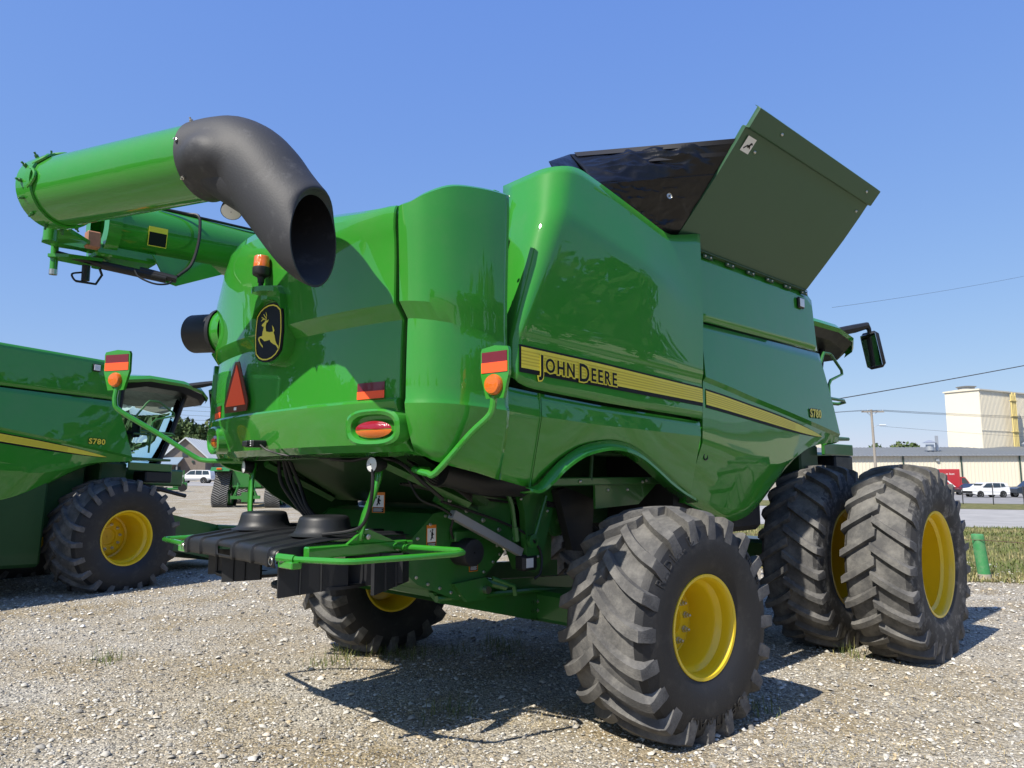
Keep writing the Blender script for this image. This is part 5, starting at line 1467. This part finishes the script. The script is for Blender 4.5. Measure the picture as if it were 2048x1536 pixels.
# a belt of trees beyond the left end of the yard and behind it, mirrored in the paint
M['leaf_far'] = M['leaf']
belt = [(-52, 26, 17), (-47, 21, 17), (-49, 16, 16), (-46, 12, 13), (-48, 8, 10), (-45, 4, 8), (-48, 0, 8), (-46, -5, 8), (-50, -11, 9), (-60, -20, 10), (-70, -28, 10), (-58, -34, 12), (-48, -40, 10), (-36, -44, 11), (-24, -48, 10), (-12, -50, 12), (2, -50, 10), (14, -48, 11)]
for i, (L, D, h) in enumerate(belt):
    tree('yard_tree', L, D, h, 4.6, 'leafy tree outside the picture in the belt mirrored in the glossy tailgate', 'tree belt round the yard', 1100, 60 + i, .65, .12, 1.1)
for i, (L, D, h) in enumerate([(58, 34, 7), (44, 11, 13), (46, 5.5, 15), (45, 0, 14.5), (47, -5, 16), (44, -10.5, 14), (46, -16, 15), (43, -22, 14)]):
    tree('roadside_tree', L, D, h, 4.8, 'leafy tree outside the picture mirrored in the right side panels', 'trees on the right of the yard', 1000, 90 + i, .55, .15, 1.1)
# far-off wood closing the horizon all round
n = 16000
ga = rng.random(n) * 2 * np.pi; gr = 420 + 40 * rng.random(n)
prof_ = 6.0 + 2.2 * np.sin(ga * 23) + 1.5 * np.sin(ga * 57 + 1) + 1.2 * np.sin(ga * 131)
x = CAM.x + gr * np.cos(ga); y = CAM.y + gr * np.sin(ga); z = gz(x, y) + prof_ * rng.random(n) ** .7
P0 = np.stack([x, y, z], 1)
a_ = rng.normal(size=(n, 3)); a_ /= np.linalg.norm(a_, axis=1)[:, None]
b_n = np.cross(a_, rng.normal(size=(n, 3))); b_n /= np.linalg.norm(b_n, axis=1)[:, None]
sz = (1.0 + 1.2 * rng.random(n))[:, None]
o = np_mesh('distant_wood', np.stack([P0 - a_ * sz, P0 + b_n * sz, P0 + a_ * sz, P0 - b_n * sz], 1).reshape(-1, 3), np.arange(n * 4).reshape(-1, 4), M['leaf'])
set_tint(o, np.repeat(rng.random(n) * .7, 4))
tag(o, 'low green wood far off along the horizon', 'wood', kind='stuff')

# ------------------------------------------------------------------ buildings on the right
M['siding'] = mat('cream_metal_siding', (.72, .665, .53), .6, var=.05, vscale=.3)
M['siding_rib'] = mat('cream_metal_siding_rib', (.68, .625, .495), .6)
M['roofgrey'] = mat('grey_metal_roof', (.22, .235, .25), .5, var=.1, vscale=.5)
M['dark_trim'] = mat('dark_green_trim', (.03, .06, .05), .5)
M['galv'] = mat('galvanised_metal', (.50, .52, .53), .4, metal=.6)
M['winglass'] = mat('dark_window_glass', (.03, .045, .055), .05, coat=.5)
M['wood_pole'] = mat('grey_timber_pole', (.30, .27, .23), .9, var=.2, vscale=3)
M['wire'] = mat('wire', (.05, .05, .05), .6)
M['pipe'] = mat('yellow_pipe', (.62, .50, .20), .6)

def site_frame(name, L, D, rot=0.0, dz=0.0):
    p = site(L, D, dz)
    return empty(name, p, (0, 0, SITE_ROT + rot))
# long low hall: local x along L, local y away
FH = site_frame('factory_hall', 74, 106, R(-3.0))
tag(FH, 'long low cream factory hall with grey metal roof across the road', 'building')
W2, HH = 62.0, 5.35
gzl = -.4
MB().box((-32, 0, gzl), (38, .35, HH)).build('wall', M['siding'], FH, smooth=False)
rib = None
for k in range(140):
    x = -31.75 + k * .5
    if rib is None:
        rib = MB().box((-.04, -.05, gzl), (.04, 0, HH - .02)).build('wall_rib', M['siding_rib'], FH, smooth=False); o = rib
    else:
        o = rib.copy(); COL.objects.link(o); o.parent = FH
    o.location = (x, 0, 0)
MB().prism([(-.6, HH), (-.6, HH + .12), (14, HH + 1.7), (14, HH)], -32.3, 38.3, 'x').build('roof', M['roofgrey'], FH, smooth=False)
seam = None
for k in range(118):
    x = -32 + k * .6
    if seam is None:
        seam = MB().prism([(-.62, HH + .11), (-.62, HH + .20), (14, HH + 1.78), (14, HH + 1.69)], -.03, .03, 'x').build('roof_seam', M['roofgrey'], FH, smooth=False); o = seam
    else:
        o = seam.copy(); COL.objects.link(o); o.parent = FH
    o.location = (x, 0, 0)
for k in range(9):
    x = -26.5 + k * 8.0
    MB().tube([(x, -.12, gzl), (x, -.12, HH)], .10, 8).build('downpipe', M['dark_trim'], FH)
for x in (-14, 2.5, 17):
    MB().box((x, -.3, HH - .75), (x + .45, -.06, HH - .45), 0, .03).build('wall_lamp', M['galv'], FH)
MB().box((22.0, -.08, gzl), (23.4, .02, 2.1)).build('door', M['dark_trim'], FH, smooth=False)
def vent(name, L, D, z, s, label, kind):
    r_ = empty(name, site(L, D, z), (0, 0, SITE_ROT)); tag(r_, label, 'roof vent', 'roof vents of the factory')
    MB().lathe([(0, .55 * s), (.9 * s, .55 * s)], axis='z', seg=16, close=True).build('vent_pipe', M['galv'], r_)
    MB().lathe([(.9 * s, .8 * s), (1.2 * s, .95 * s), (1.55 * s, .6 * s), (1.6 * s, .05 * s)] if kind else [(1.15 * s, 1.0 * s), (1.5 * s, .3 * s), (1.55 * s, .05 * s)], axis='z', seg=16).build('vent_cap', M['galv'], r_)
    return r_
v = vent('roof_vent', 62.3, 112, 6.1, 1.0, 'tall capped roof vent with side stack near the trees', 0)
MB().box((.9, -.15, 0), (1.25, .15, 2.2)).build('side_stack', M['galv'], v)
vent('roof_vent', 77.0, 112, 6.2, .9, 'mushroom roof vent in front of the tall cream block', 1)
vent('roof_vent', 91.0, 112, 6.3, .95, 'round roof vent at the right edge near the yellow pipes', 1)
# tall block behind
TB = site_frame('factory_tower', 73.4, 117, R(30.0))
tag(TB, 'tall windowless cream metal-clad block rising behind the factory hall', 'building')
MB().box((0, 0, 4), (20, 5.4, 15.9)).build('wall', M['siding'], TB, smooth=False)
for z in (9.5,):
    MB().box((-.06, -.06, z), (20, -.001, z + .12)).build('wall_seam', M['siding_rib'], TB, smooth=False)
rib2 = None
for k in range(52):
    if rib2 is None:
        rib2 = MB().box((-.03, -.05, 5), (.03, -.001, 15.85)).build('wall_rib', M['siding_rib'], TB, smooth=False); o = rib2
    else:
        o = rib2.copy(); COL.objects.link(o); o.parent = TB
    o.location = (.2 + k * .385, 0, 0)
MB().prism([(-.2, 15.9), (-.2, 16.1), (2.7, 16.25), (5.6, 16.1), (5.6, 15.9)], -.2, 20.2, 'x').build('roof', M['siding_rib'], TB, smooth=False)
MB().lathe([(0, 1.2), (.5, 1.2), (.7, 1.5), (.9, .2)], (2.0, 3, 16.1), 'z', 16).build('roof_fan', M['roofgrey'], TB)
PS = site_frame('pipe_rack', 80.2, 119.8, R(30))
tag(PS, 'bundle of upright yellow pipes against the tall cream block', 'pipes')
for k in range(4):
    MB().tube([(k * .42, 0, 5.0), (k * .42, 0, 15.6 + .3 * (k % 2))], .14, 8).build('pipe', M['pipe'], PS)
for z in (7, 9.5, 12, 14.5):
    MB().box((-.3, -.2, z), (1.6, .2, z + .12)).build('pipe_clamp', M['pipe'], PS, smooth=False)
LB = site_frame('low_shed', 49.5, 128, R(-3))
tag(LB, 'pale square block just right of the front platform of the combine', 'building')
MB().box((-3, 0, 2), (3.4, 6, 8.6)).build('wall', M['siding'], LB, smooth=False)
MB().box((-3.15, -.15, 8.6), (3.55, 6.15, 8.85)).build('roof', M['roofgrey'], LB, smooth=False)

WH = site_frame('warehouse', 82, 14, R(-90))
tag(WH, 'cream warehouse outside the picture on the right, mirrored in the side panels', 'building')
MB().box((-22, 0, -1.6), (26, 14, 6.8)).build('wall', M['siding'], WH, smooth=False)
MB().prism([(-.5, 6.8), (-.5, 7.0), (7, 8.4), (14.5, 7.0), (14.5, 6.8)], -22.4, 26.4, 'x').build('roof', M['roofgrey'], WH, smooth=False)
for x in (-16, -6, 8, 18):
    MB().box((x, -.06, -1.4), (x + 4, -.001, 3.0)).build('loading_door', M['galv'], WH, smooth=False)

# utility pole with street light, overhead wires
UP = site_frame('utility_pole', 37.2, 77.0)
tag(UP, 'weathered wooden utility pole with crossarm and street light', 'utility pole')
MB().tube([(0, 0, -.3), (-.15, 0, 8.9)], [.16, .11], 10).build('pole', M['wood_pole'], UP)
MB().box((-1.15, -.06, 8.6), (1.15, .06, 8.74)).build('crossarm', M['wood_pole'], UP, smooth=False)
MB().tube([(-.6, 0, 8.6), (-.14, 0, 8.2)], .03, 6).tube([(.4, 0, 8.6), (-.13, 0, 8.2)], .03, 6).build('brace', M['galv'], UP)
MB().tube(catmull([(-.1, 0, 7.0), (.35, 0, 7.25), (.7, 0, 7.3)], 4), .025, 6).build('lamp_arm', M['galv'], UP)
MB().box((.6, -.12, 7.24), (1.3, .12, 7.36), 0, .05).build('lamp_head', M['lens'], UP)
for x in (-1.0, -.5, .55, 1.0):
    MB().lathe([(0, .03), (.05, .045), (.10, .045), (.14, .02)], (x, 0, 8.74), 'z', 8).build('insulator', M['galv'], UP)
def wire_between(a, bpt, sag, rad, label, group=None):
    P = []
    for k in range(17):
        t = k / 16; p = Vector(a).lerp(Vector(bpt), t); p.z -= sag * 4 * t * (1 - t); P.append(p)
    o = MB().tube(P, rad, 6).build('overhead_wire', M['wire'], None)
    return tag(o, label, 'wire', group)
wire_between(site(17.6, 41.9, 6.1), site(45.5, 48, 11.8), .12, .03, 'thick twisted cable rising to the right beside the platform', None)
wire_between(site(24, 55, 14.5), site(62, 78, 25.2), .3, .012, 'thin wire high in the sky right of the open tank lid', 'thin overhead wires')
top = site(37.2, 77.0, 8.85)
for k, (dz, dx) in enumerate(((0, -1.0), (0, -.5), (0, .55), (0, 1.0))):
    wire_between(top + Vector((dx * RT[0], dx * RT[1], dz)), site(130, 100, 10.5 + .3 * k), 1.2, .012, 'thin power line from the ' + ('outer left', 'inner left', 'inner right', 'outer right')[k] + ' end of the pole crossarm across the cream block', 'thin overhead wires')
    wire_between(top + Vector((dx * RT[0], dx * RT[1], dz)), site(-30, 62, 6.0 + .4 * k), 1.0, .012, 'thin power line from the ' + ('outer left', 'inner left', 'inner right', 'outer right')[k] + ' end of the pole crossarm towards the combine', 'power lines running left')
wire_between(site(37.8, 77, 7.2), site(120, 95, 5.8), .8, .012, 'lower thin wire from the street light to the right', 'thin overhead wires')

# ------------------------------------------------------------------ vehicles
M['carwhite'] = mat('white_car_paint', (.78, .78, .77), .35, coat=1.0)
M['carblack'] = mat('black_car_paint', (.012, .013, .016), .35, coat=1.0)
M['cardark'] = mat('dark_car_paint', (.02, .03, .045), .35, coat=1.0)
M['truckred'] = mat('red_truck_paint', (.42, .02, .03), .4, coat=.8)
M['tyreblack'] = mat('car_tyre', (.015, .015, .015), .8)
def extr(prof, w, tuck, mt, nm, root, zt, inset=.12):
    """body side profile (x,z) extruded across y with tucked shoulders"""
    G = []
    for y, k in ((-w, 0), (-w * 1.0, 1), (-w + inset, 2), (w - inset, 2), (w, 1), (w, 0)):
        row = []
        for x, z in prof:
            f = max(0, (z - zt)) if k == 1 else 0
            row.append((x, y * (1 - (.10 * max(0, (z - zt))) if k < 2 else 1), z))
        G.append(row)
    n = len(prof)
    mb = MB()
    L_ = [(x, -w * (1 - .16 * max(0, z - zt)), z) for x, z in prof]; R_ = [(x, w * (1 - .16 * max(0, z - zt)), z) for x, z in prof]
    mb.add(L_ + R_, [tuple(range(n)), tuple(range(2 * n - 1, n - 1, -1))] + [(i, n + i, n + (i + 1) % n, (i + 1) % n) for i in range(n)])
    return mb.build(nm, M[mt], root, angle=25)
def car(name, L, D, rot, prof, glass, wheels, w, zt, paint, label, r=.34, extra=None):
    root = site_frame(name, L, D, rot); tag(root, label, 'car' if 'truck' not in name else 'truck')
    extr(prof, w, 0, paint, 'body', root, zt)
    for gpoly in glass:
        for s in (-1, 1):
            zs = [z for _, z in gpoly]
            A_ = [(x, s * (w * (1 - .16 * max(0, z - zt)) + .006), z) for x, z in gpoly]
            MB().add(A_, [tuple(range(len(A_)))]).build('side_window', M['winglass'], root, smooth=False)
    for x in wheels:
        for s in (-1, 1):
            e = empty('wheel', (x, s * (w - .10), r), (0, 0, 0), root)
            MB().lathe([(-.115, r * .62), (-.115, r * .94), (-.08, r), (.08, r), (.115, r * .94), (.115, r * .62)], axis='y', seg=24).build('tyre', M['tyreblack'], e)
            MB().lathe([(-.116, r * .64), (-.10, r * .58), (-.10, r * .2), (-.115, .01)], axis='y', seg=10).lathe([(.116, r * .64), (.10, r * .58), (.10, r * .2), (.115, .01)], axis='y', seg=10).build('rim', M['galv'], e, smooth=False)
            MB().lathe([(-.02, r * 1.14), (.02, r * 1.14)], (x, s * (w - .012), r), 'y', 24, close=True).build('wheel_arch', M['tyreblack'], root)
    return root
# white boxy hatch, dark pickup, black van on the right; nose to local -x
soul = [(-2.08, .42), (-2.12, .70), (-2.05, .92), (-1.15, 1.05), (-.55, 1.50), (-.2, 1.59), (1.35, 1.58), (1.85, 1.50), (2.05, 1.05), (2.10, .60), (2.05, .38), (1.6, .30), (-1.6, .30)]
hat = car('white_hatchback', 50.4, 80.5, R(6), soul, [[(-.98, 1.07), (-.48, 1.48), (.15, 1.52), (.15, 1.06)], [(.22, 1.06), (.22, 1.52), (1.05, 1.50), (1.05, 1.08)], [(1.12, 1.10), (1.12, 1.50), (1.50, 1.45), (1.62, 1.15)]], (-1.28, 1.30), .88, 1.0, 'carwhite', 'white boxy hatchback parked in the car park across the road')
MB().box((-2.14, -.75, .45), (-2.07, .75, .70), 0, .02).build('grille', M['tyreblack'], hat)
for s in (-1, 1):
    MB().box((-2.10, s * .85, .78), (-1.98, s * .55, .88), 0, .02).build('headlight', M['lens'], hat)
MB().box((-.9, -.55, 1.10), (-.5, .55, 1.46)).build('windscreen', M['winglass'], hat)
pick = [(-2.9, .55), (-2.92, 1.0), (-2.6, 1.15), (-1.5, 1.22), (-.8, 1.80), (-.4, 1.90), (.9, 1.90), (1.25, 1.85), (1.35, 1.25), (2.85, 1.25), (2.9, .60), (2.4, .45), (-2.4, .45)]
car('dark_pickup_truck', 56.9, 82.0, R(182), [(-x, z) for x, z in pick][::-1], [[(.75, 1.25), (.70, 1.80), (-.1, 1.82), (-.1, 1.25)], [(-.2, 1.25), (-.2, 1.82), (-1.0, 1.80), (-1.2, 1.27)]], (-1.85, 1.85), .98, 1.2, 'cardark', 'dark pickup partly cut off by the right edge of the picture', .40)
car('black_sedan', 55.0, 90.0, R(10), [(-2.3, .4), (-2.35, .75), (-1.4, .95), (-.7, 1.40), (.6, 1.42), (1.4, 1.0), (2.25, .95), (2.3, .4)], [[(-1.1, .98), (-.6, 1.34), (0, 1.36), (0, .98)], [(.1, .98), (.1, 1.36), (.6, 1.34), (1.2, 1.0)]], (-1.4, 1.4), .88, .95, 'carblack', 'low black car between the red truck and the white hatchback', .32)
RT_ = site_frame('red_box_truck', 55.4, 95.0, R(176)); tag(RT_, 'red box truck with white lettering behind the white hatchback', 'truck')
MB().box((-.4, -1.15, .85), (4.6, 1.15, 3.15), 0, .05).build('cargo_box', M['truckred'], RT_)
MB().prism([(-2.3, .5), (-2.35, 1.15), (-1.6, 1.35), (-1.05, 2.15), (-.42, 2.2), (-.42, .5)], -1.0, 1.0, 'y').build('cab', M['truckred'], RT_, angle=25)
MB().prism([(-1.5, 1.38), (-1.05, 2.05), (-.62, 2.08), (-.62, 1.38)], -1.01, 1.01, 'y').build('cab_window', M['winglass'], RT_, smooth=False)
MB().box((-.4, -.9, .55), (4.5, .9, .85)).build('chassis', M['tyreblack'], RT_, smooth=False)
for x in (-1.5, 3.2):
    for s in (-1, 1):
        e = empty('wheel', (x, s * .95, .42), (0, 0, 0), RT_)
        MB().lathe([(-.14, .26), (-.14, .40), (-.1, .42), (.1, .42), (.14, .40), (.14, .26)], axis='y', seg=22).build('tyre', M['tyreblack'], e)
        MB().lathe([(-.141, .27), (-.10, .2), (-.12, .01)], axis='y', seg=12).lathe([(.141, .27), (.10, .2), (.12, .01)], axis='y', seg=12).build('rim', M['galv'], e)
V, F = text_mesh('Muegge makes it last', .34, .002)
wd = width(V)
MB().add([(4.3 - x * 4.0 / wd, 1.16 + z, 2.45 + y) for x, y, z in V], F).build('lettering', M['white'], RT_, smooth=False)
MB().prism([(.2, .95), (1.3, 1.9), (1.3, 1.75), (.6, .95)], 1.152, 1.158, 'y').build('side_mark', M['white'], RT_, smooth=False)

# fences
post = None
for k in range(6):
    L = 33.2 + k * 2.15; D = 55.8 - k * .15
    o = MB().tube([(0, 0, 0), (0, 0, 1.45)], .035, 6).build('fence_post', M['carblack'], None); o.location = site(L, D)
    tag(o, ('first', 'second', 'third', 'fourth', 'fifth', 'sixth')[k] + ' thin dark verge fence post beyond the road, counted from the dual tyres', 'fence post', 'posts of the verge fence')
for z, wh in ((.55, 'lowest'), (.95, 'middle'), (1.35, 'topmost')):
    P = [site(33.2 + k * 2.15, 55.8 - k * .15, z) for k in range(6)]
    tag(MB().tube(P, .010, 5).build('fence_wire', M['wire'], None), wh + ' thin wire strung between the dark verge fence posts', 'fence wire', 'wires of the verge fence')
M['postgreen'] = dusty('peeling_green_paint', (.045, .26, .085), (.16, .30, .16), .45, .75, 9, .8, bump=.5)
M['postwood'] = mat('bare_wood', (.38, .34, .27), .9, var=.3)
gpost = site_frame('green_post', 7.98, 12.95)
tag(gpost, 'short leaning round wooden post painted peeling green', 'post')
rows = []
g2 = np.random.default_rng(5)
for z, r in ((-.05, .098), (.05, .098), (.09, .096), (.3, .093), (.5, .091), (.66, .090), (.70, .090), (.745, .089), (.752, .084), (.756, .01)):
    rows.append([(math.cos(2 * math.pi * k / 18) * (r + .006 * math.sin(k * 2.3 + z * 3)) - .10 * z, math.sin(2 * math.pi * k / 18) * (r + .005 * math.sin(k * 1.7)), z) for k in range(19)])
MB().grid(rows[2:]).build('post_body', M['postgreen'], gpost, angle=40)
MB().grid(rows[:3]).build('post_foot', M['postwood'], gpost, angle=40)
def strand(a, bb, sag, rad, label):
    P = [Vector(a).lerp(Vector(bb), k / 12) - Vector((0, 0, sag * 4 * (k / 12) * (1 - k / 12))) for k in range(13)]
    return tag(MB().tube(P, rad, 6).build('post_wire', M['rustwire'], None), label, 'wire', 'rusty wires on the green post')
M['rustwire'] = mat('rusty_wire', (.12, .07, .05), .8)
strand(site(7.9, 12.85, .66), site(13.5, 11.4, .45), .03, .006, 'rusty wire running right from the green post')
strand(site(7.9, 12.85, .66), site(1.6, 17.5, .62), .05, .006, 'rusty wire running left from the green post')

# ------------------------------------------------------------------ left background
M['stonewall'] = mat('brown_stone_wall', (.20, .165, .135), .9, var=.35, vscale=1.6, bump=.5, bscale=3)
M['whiteroof'] = mat('pale_metal_roof', (.62, .63, .60), .5)
M['greywall'] = mat('grey_siding', (.24, .25, .26), .7)
M['canopy'] = mat('blue_grey_canopy', (.22, .29, .36), .5)
SB = site_frame('stone_building', -57.5, 127, R(8))
tag(SB, 'brown stone showroom with pale standing-seam gable roofs', 'building')
def gable(x0, x1, y0, y1, ze, zr, nm):
    xm = (x0 + x1) / 2
    MB().prism([(x0, -1), (x1, -1), (x1, ze), (xm, zr), (x0, ze)], y0, y1, 'y').build('wall', M['stonewall'], SB, smooth=False)
    for s, xa, xb in ((-1, x0 - .5, xm), (1, xm, x1 + .5)):
        za = ze - .35 if s < 0 else zr + .12; zb_ = zr + .12 if s < 0 else ze - .35
        MB().prism([(xa, za), (xb, zb_), (xb, zb_ + .18), (xa, za + .18)], y0 - .5, y1 + .5, 'y').build('roof', M['whiteroof'], SB, smooth=False)
        for k in range(8):
            t = (k + .5) / 8; y = y0 - .5 + (y1 - y0 + 1) * t
            MB().prism([(xa, za + .18), (xb, zb_ + .18), (xb, zb_ + .26), (xa, za + .26)], y - .04, y + .04, 'y').build('roof_seam', M['whiteroof'], SB, smooth=False)
gable(-9.0, -2.0, 4, 16, 4.4, 8.0, 'a')
gable(-1.5, 5.2, 1, 14, 4.0, 7.0, 'b')
MB().box((-16, 5, -1), (-8.5, 16, 4.6)).build('wall', M['stonewall'], SB, smooth=False)
MB().prism([(4.6, 4.6), (4.6, 4.8), (10, 8.2), (16.4, 4.8), (16.4, 4.6)], -16.5, -8.2, 'x').build('roof', M['whiteroof'], SB, smooth=False)
for k in range(9):
    x = -16.0 + k * .95
    MB().prism([(4.5, 4.82), (4.5, 4.92), (10, 8.32), (10, 8.22)], x - .05, x + .05, 'x').build('roof_seam', M['whiteroof'], SB, smooth=False)
MB().prism([(-2.2, 2.6), (-2.2, 2.75), (1.2, 4.0), (1.2, 3.8)], -4.6, 1.6, 'x').build('entrance_canopy', M['canopy'], SB, smooth=False)
for x in (-4.2, -2.2, -.2, 1.3):
    MB().box((x, -2.0, -1), (x + .22, -1.8, 2.6)).build('canopy_post', M['greywall'], SB, smooth=False)
for x in (-3.7, -2.4, -1.2, .2):
    MB().box((x, .85, .2), (x + 1.0, .98, 2.3)).build('shop_window', M['winglass'], SB, smooth=False)
MB().box((-6.0, 3.9, 3.6), (-5.0, 3.98, 5.4)).build('gable_window', M['winglass'], SB, smooth=False)
MB().box((1.4, .9, 4.0), (2.3, .98, 5.2)).build('gable_window', M['winglass'], SB, smooth=False)
for k, (x, z) in enumerate(((-8.2, 3.8), (-2.9, 3.8), (-.9, 3.4), (4.4, 3.4), (3.0, 3.0), (-7.0, 3.0))):
    MB().box((x, .8 if x > -1.6 else 3.8, z), (x + .35, .99 if x > -1.6 else 3.99, z + .35)).build('beam_end', M['dark_trim'], SB, smooth=False)
LS = site_frame('long_shed', -44, 135, R(4))
tag(LS, 'long low grey shed with a dark roof behind the white sport utility car', 'building')
MB().box((-13, 0, -1), (28, 10, 3.6)).build('wall', M['greywall'], LS, smooth=False)
MB().prism([(-.6, 3.5), (-.6, 3.7), (5, 5.6), (10.6, 3.7), (10.6, 3.5)], -13.4, 28.4, 'x').build('roof', M['roofgrey'], LS, smooth=False)
for x in (-10, -5, 0, 5):
    MB().box((x, -.06, 1.2), (x + 3.2, -.001, 2.6)).build('window', M['winglass'], LS, smooth=False)
fr = [(-2.35, .50), (-2.4, .85), (-2.25, 1.05), (-1.1, 1.15), (-.45, 1.72), (.0, 1.80), (1.9, 1.78), (2.25, 1.60), (2.35, 1.05), (2.38, .55), (2.0, .42), (-2.0, .42)]
suv = car('white_sport_utility_car', -43.3, 103, R(3), fr, [[(-.95, 1.17), (-.40, 1.66), (.25, 1.72), (.25, 1.17)], [(.33, 1.17), (.33, 1.72), (1.15, 1.71), (1.15, 1.17)], [(1.25, 1.18), (1.25, 1.70), (2.0, 1.66), (2.15, 1.20)]], (-1.45, 1.45), .92, 1.12, 'carwhite', 'white sport utility car parked before the stone showroom', .40)
for z in (.62,):
    MB().box((-2.3, -.925, .46), (2.3, -.918, .66)).build('side_cladding', M['greywall'], suv, smooth=False)
# ride-on mowers by the cab
M['mowergreen'] = mat('mower_green', (.03, .17, .03), .4, coat=.5)
for k in range(2):
    mo = site_frame('ride_on_mower', -29.6 + k * 1.6, 62 + k * .8, R(20)); tag(mo, ('ride-on mower with yellow seat standing nearer the left combine cab', 'ride-on mower with yellow seat standing nearer the white car')[k], 'mower', 'ride-on mowers')
    MB().box((-.9, -.6, .12), (.5, .6, .30), 0, .05).box((-.2, -.4, .3), (.9, .4, .75), 0, .06).build('mower_body', M['mowergreen'], mo)
    MB().box((-.1, -.28, .75), (.4, .28, .88), 0, .05).box((.32, -.28, .8), (.48, .28, 1.25), 0, .05).build('mower_seat', M['stripe'], mo)
    MB().tube([(.6, -.4, .7), (.6, -.4, 1.75), (.6, .4, 1.75), (.6, .4, .7)], .03, 6).build('roll_bar', M['mowergreen'], mo)
    for x, r in ((-.75, .18), (.55, .32)):
        for s in (-1, 1):
            MB().lathe([(-.1, .02), (-.1, r), (.1, r), (.1, .02)], (x, s * .55, r), 'y', 16).build('mower_wheel', M['tyreblack'], mo)
# tractor on rubber tracks seen from behind
TT = site_frame('tracked_tractor', -13.2, 38.0, R(7)); tag(TT, 'green tractor on rubber tracks standing beyond the straw spreader', 'tractor')
def track(cx, y0, Lt_, Ht, w, nm):
    """belt in the y-z plane: idlers front and back, driver on top"""
    e = empty(nm, (cx, 0, 0), (0, 0, 0), TT)
    pr = []
    def arc(cy, cz, r, a0, a1, n):
        for k in range(n + 1):
            a = R(a0 + (a1 - a0) * k / n); pr.append((cy + r * math.cos(a), cz + r * math.sin(a)))
    arc(y0 + .45, .45, .45, 270, 165, 8); arc(y0 + Lt_ / 2, Ht - .48, .48, 150, 30, 10); arc(y0 + Lt_ - .45, .45, .45, 15, -90, 8)
    pr.append(pr[0])
    pr2_ = [pr[0]]
    for i in range(len(pr) - 1):
        a, b_ = np.array(pr[i]), np.array(pr[i + 1]); m = max(1, int(np.linalg.norm(b_ - a) / .12))
        for k in range(1, m + 1): pr2_.append(tuple(a + (b_ - a) * k / m))
    MB().grid([[(-w / 2, y, z) for y, z in pr2_], [(w / 2, y, z) for y, z in pr2_], [(w / 2 - .02, y0 + Lt_ / 2 + (y - y0 - Lt_ / 2) * .95, .5 + (z - .5) * .93) for y, z in pr2_], [(-w / 2 + .02, y0 + Lt_ / 2 + (y - y0 - Lt_ / 2) * .95, .5 + (z - .5) * .93) for y, z in pr2_], [(-w / 2, y, z) for y, z in pr2_]]).build('belt', M['tyreblack'], e, angle=30)
    # chevron lugs
    mb = MB(); acc = 0.0
    N = len(pr2_)
    cyc = np.array([y0 + Lt_ / 2, Ht * .45])
    for i in range(0, N - 1, 1):
        a, b_ = np.array(pr2_[i]), np.array(pr2_[i + 1]); t = (b_ - a) / (np.linalg.norm(b_ - a) + 1e-9); nn = np.array([t[1], -t[0]])
        mid = (a + b_) / 2
        if np.dot(nn, mid - cyc) < 0: nn = -nn
        for s in (-1, 1):
            P = []
            off = (0 if s < 0 else .06)
            for (u, sh_) in ((0.0, .10), (.5, -.10)):
                for q_, hgt in ((-.028, -.005), (-.022, .05), (.022, .05), (.028, -.005)):
                    c = mid + t * (sh_ * (-1) + off + q_) + nn * hgt
                    P.append((s * u * w * .98, c[0], c[1]))
            mb.add(P, [(0, 1, 5, 4), (1, 2, 6, 5), (2, 3, 7, 6), (0, 3, 2, 1), (4, 5, 6, 7)])
    mb.build('track_lugs', M['trackgrey'], e, smooth=False)
    for cy, cz, r in ((y0 + .45, .45, .38), (y0 + Lt_ - .45, .45, .38), (y0 + Lt_ / 2, Ht - .48, .40)):
        MB().lathe([(-w * .3, .05), (-w * .3, r), (w * .3, r), (w * .3, .05)], (0, cy, cz), 'x', 20).build('track_wheel', M['mowergreen'], e)
M['trackgrey'] = mat('track_rubber', (.16, .16, .155), .85, var=.2, vscale=3)
track(-1.25, -.9, 2.1, 1.75, .76, 'track'); track(1.25, -.9, 2.1, 1.75, .76, 'track')
track(-1.2, 3.2, 2.1, 1.75, .76, 'track'); track(1.2, 3.2, 2.1, 1.75, .76, 'track')
MB().box((-.75, -.6, .9), (.75, 5.2, 1.9), 0, .1).box((-.6, 2.4, 1.9), (.6, 5.4, 2.5), 0, .12).build('tractor_body', M['mowergreen'], TT)
MB().box((-.8, .3, 1.9), (.8, 2.2, 3.2), 0, .1).build('tractor_cab', M['winglass'], TT)
MB().box((-.85, .2, 3.2), (.85, 2.3, 3.4), 0, .06).build('cab_roof', M['mowergreen'], TT)
for s in (-1, 1):
    MB().prism([(-1.0, 1.78), (-.75, 1.98), (.9, 1.98), (1.2, 1.75), (.9, 1.82), (-.75, 1.80)], s * .80, s * 1.70, 'x').build('fender', M['mowergreen'], TT, angle=40)
    MB().box((s * 1.15, -1.0, 1.84), (s * 1.40, -.92, 1.94), 0, .02).build('amber_light', M['amber'], TT)
MB().tube([(-.55, -.9, .55), (-.3, -1.0, 1.1)], .05, 6).tube([(.55, -.9, .55), (.3, -1.0, 1.1)], .05, 6).box((-.7, -1.0, .42), (.7, -.85, .58)).box((-.15, -1.1, .28), (.15, -.7, .75)).tube([(-.4, -.8, 1.2), (-.45, -.95, .6)], .03, 6).tube([(.4, -.8, 1.2), (.45, -.95, .6)], .03, 6).build('hitch', M['mowergreen'], TT)
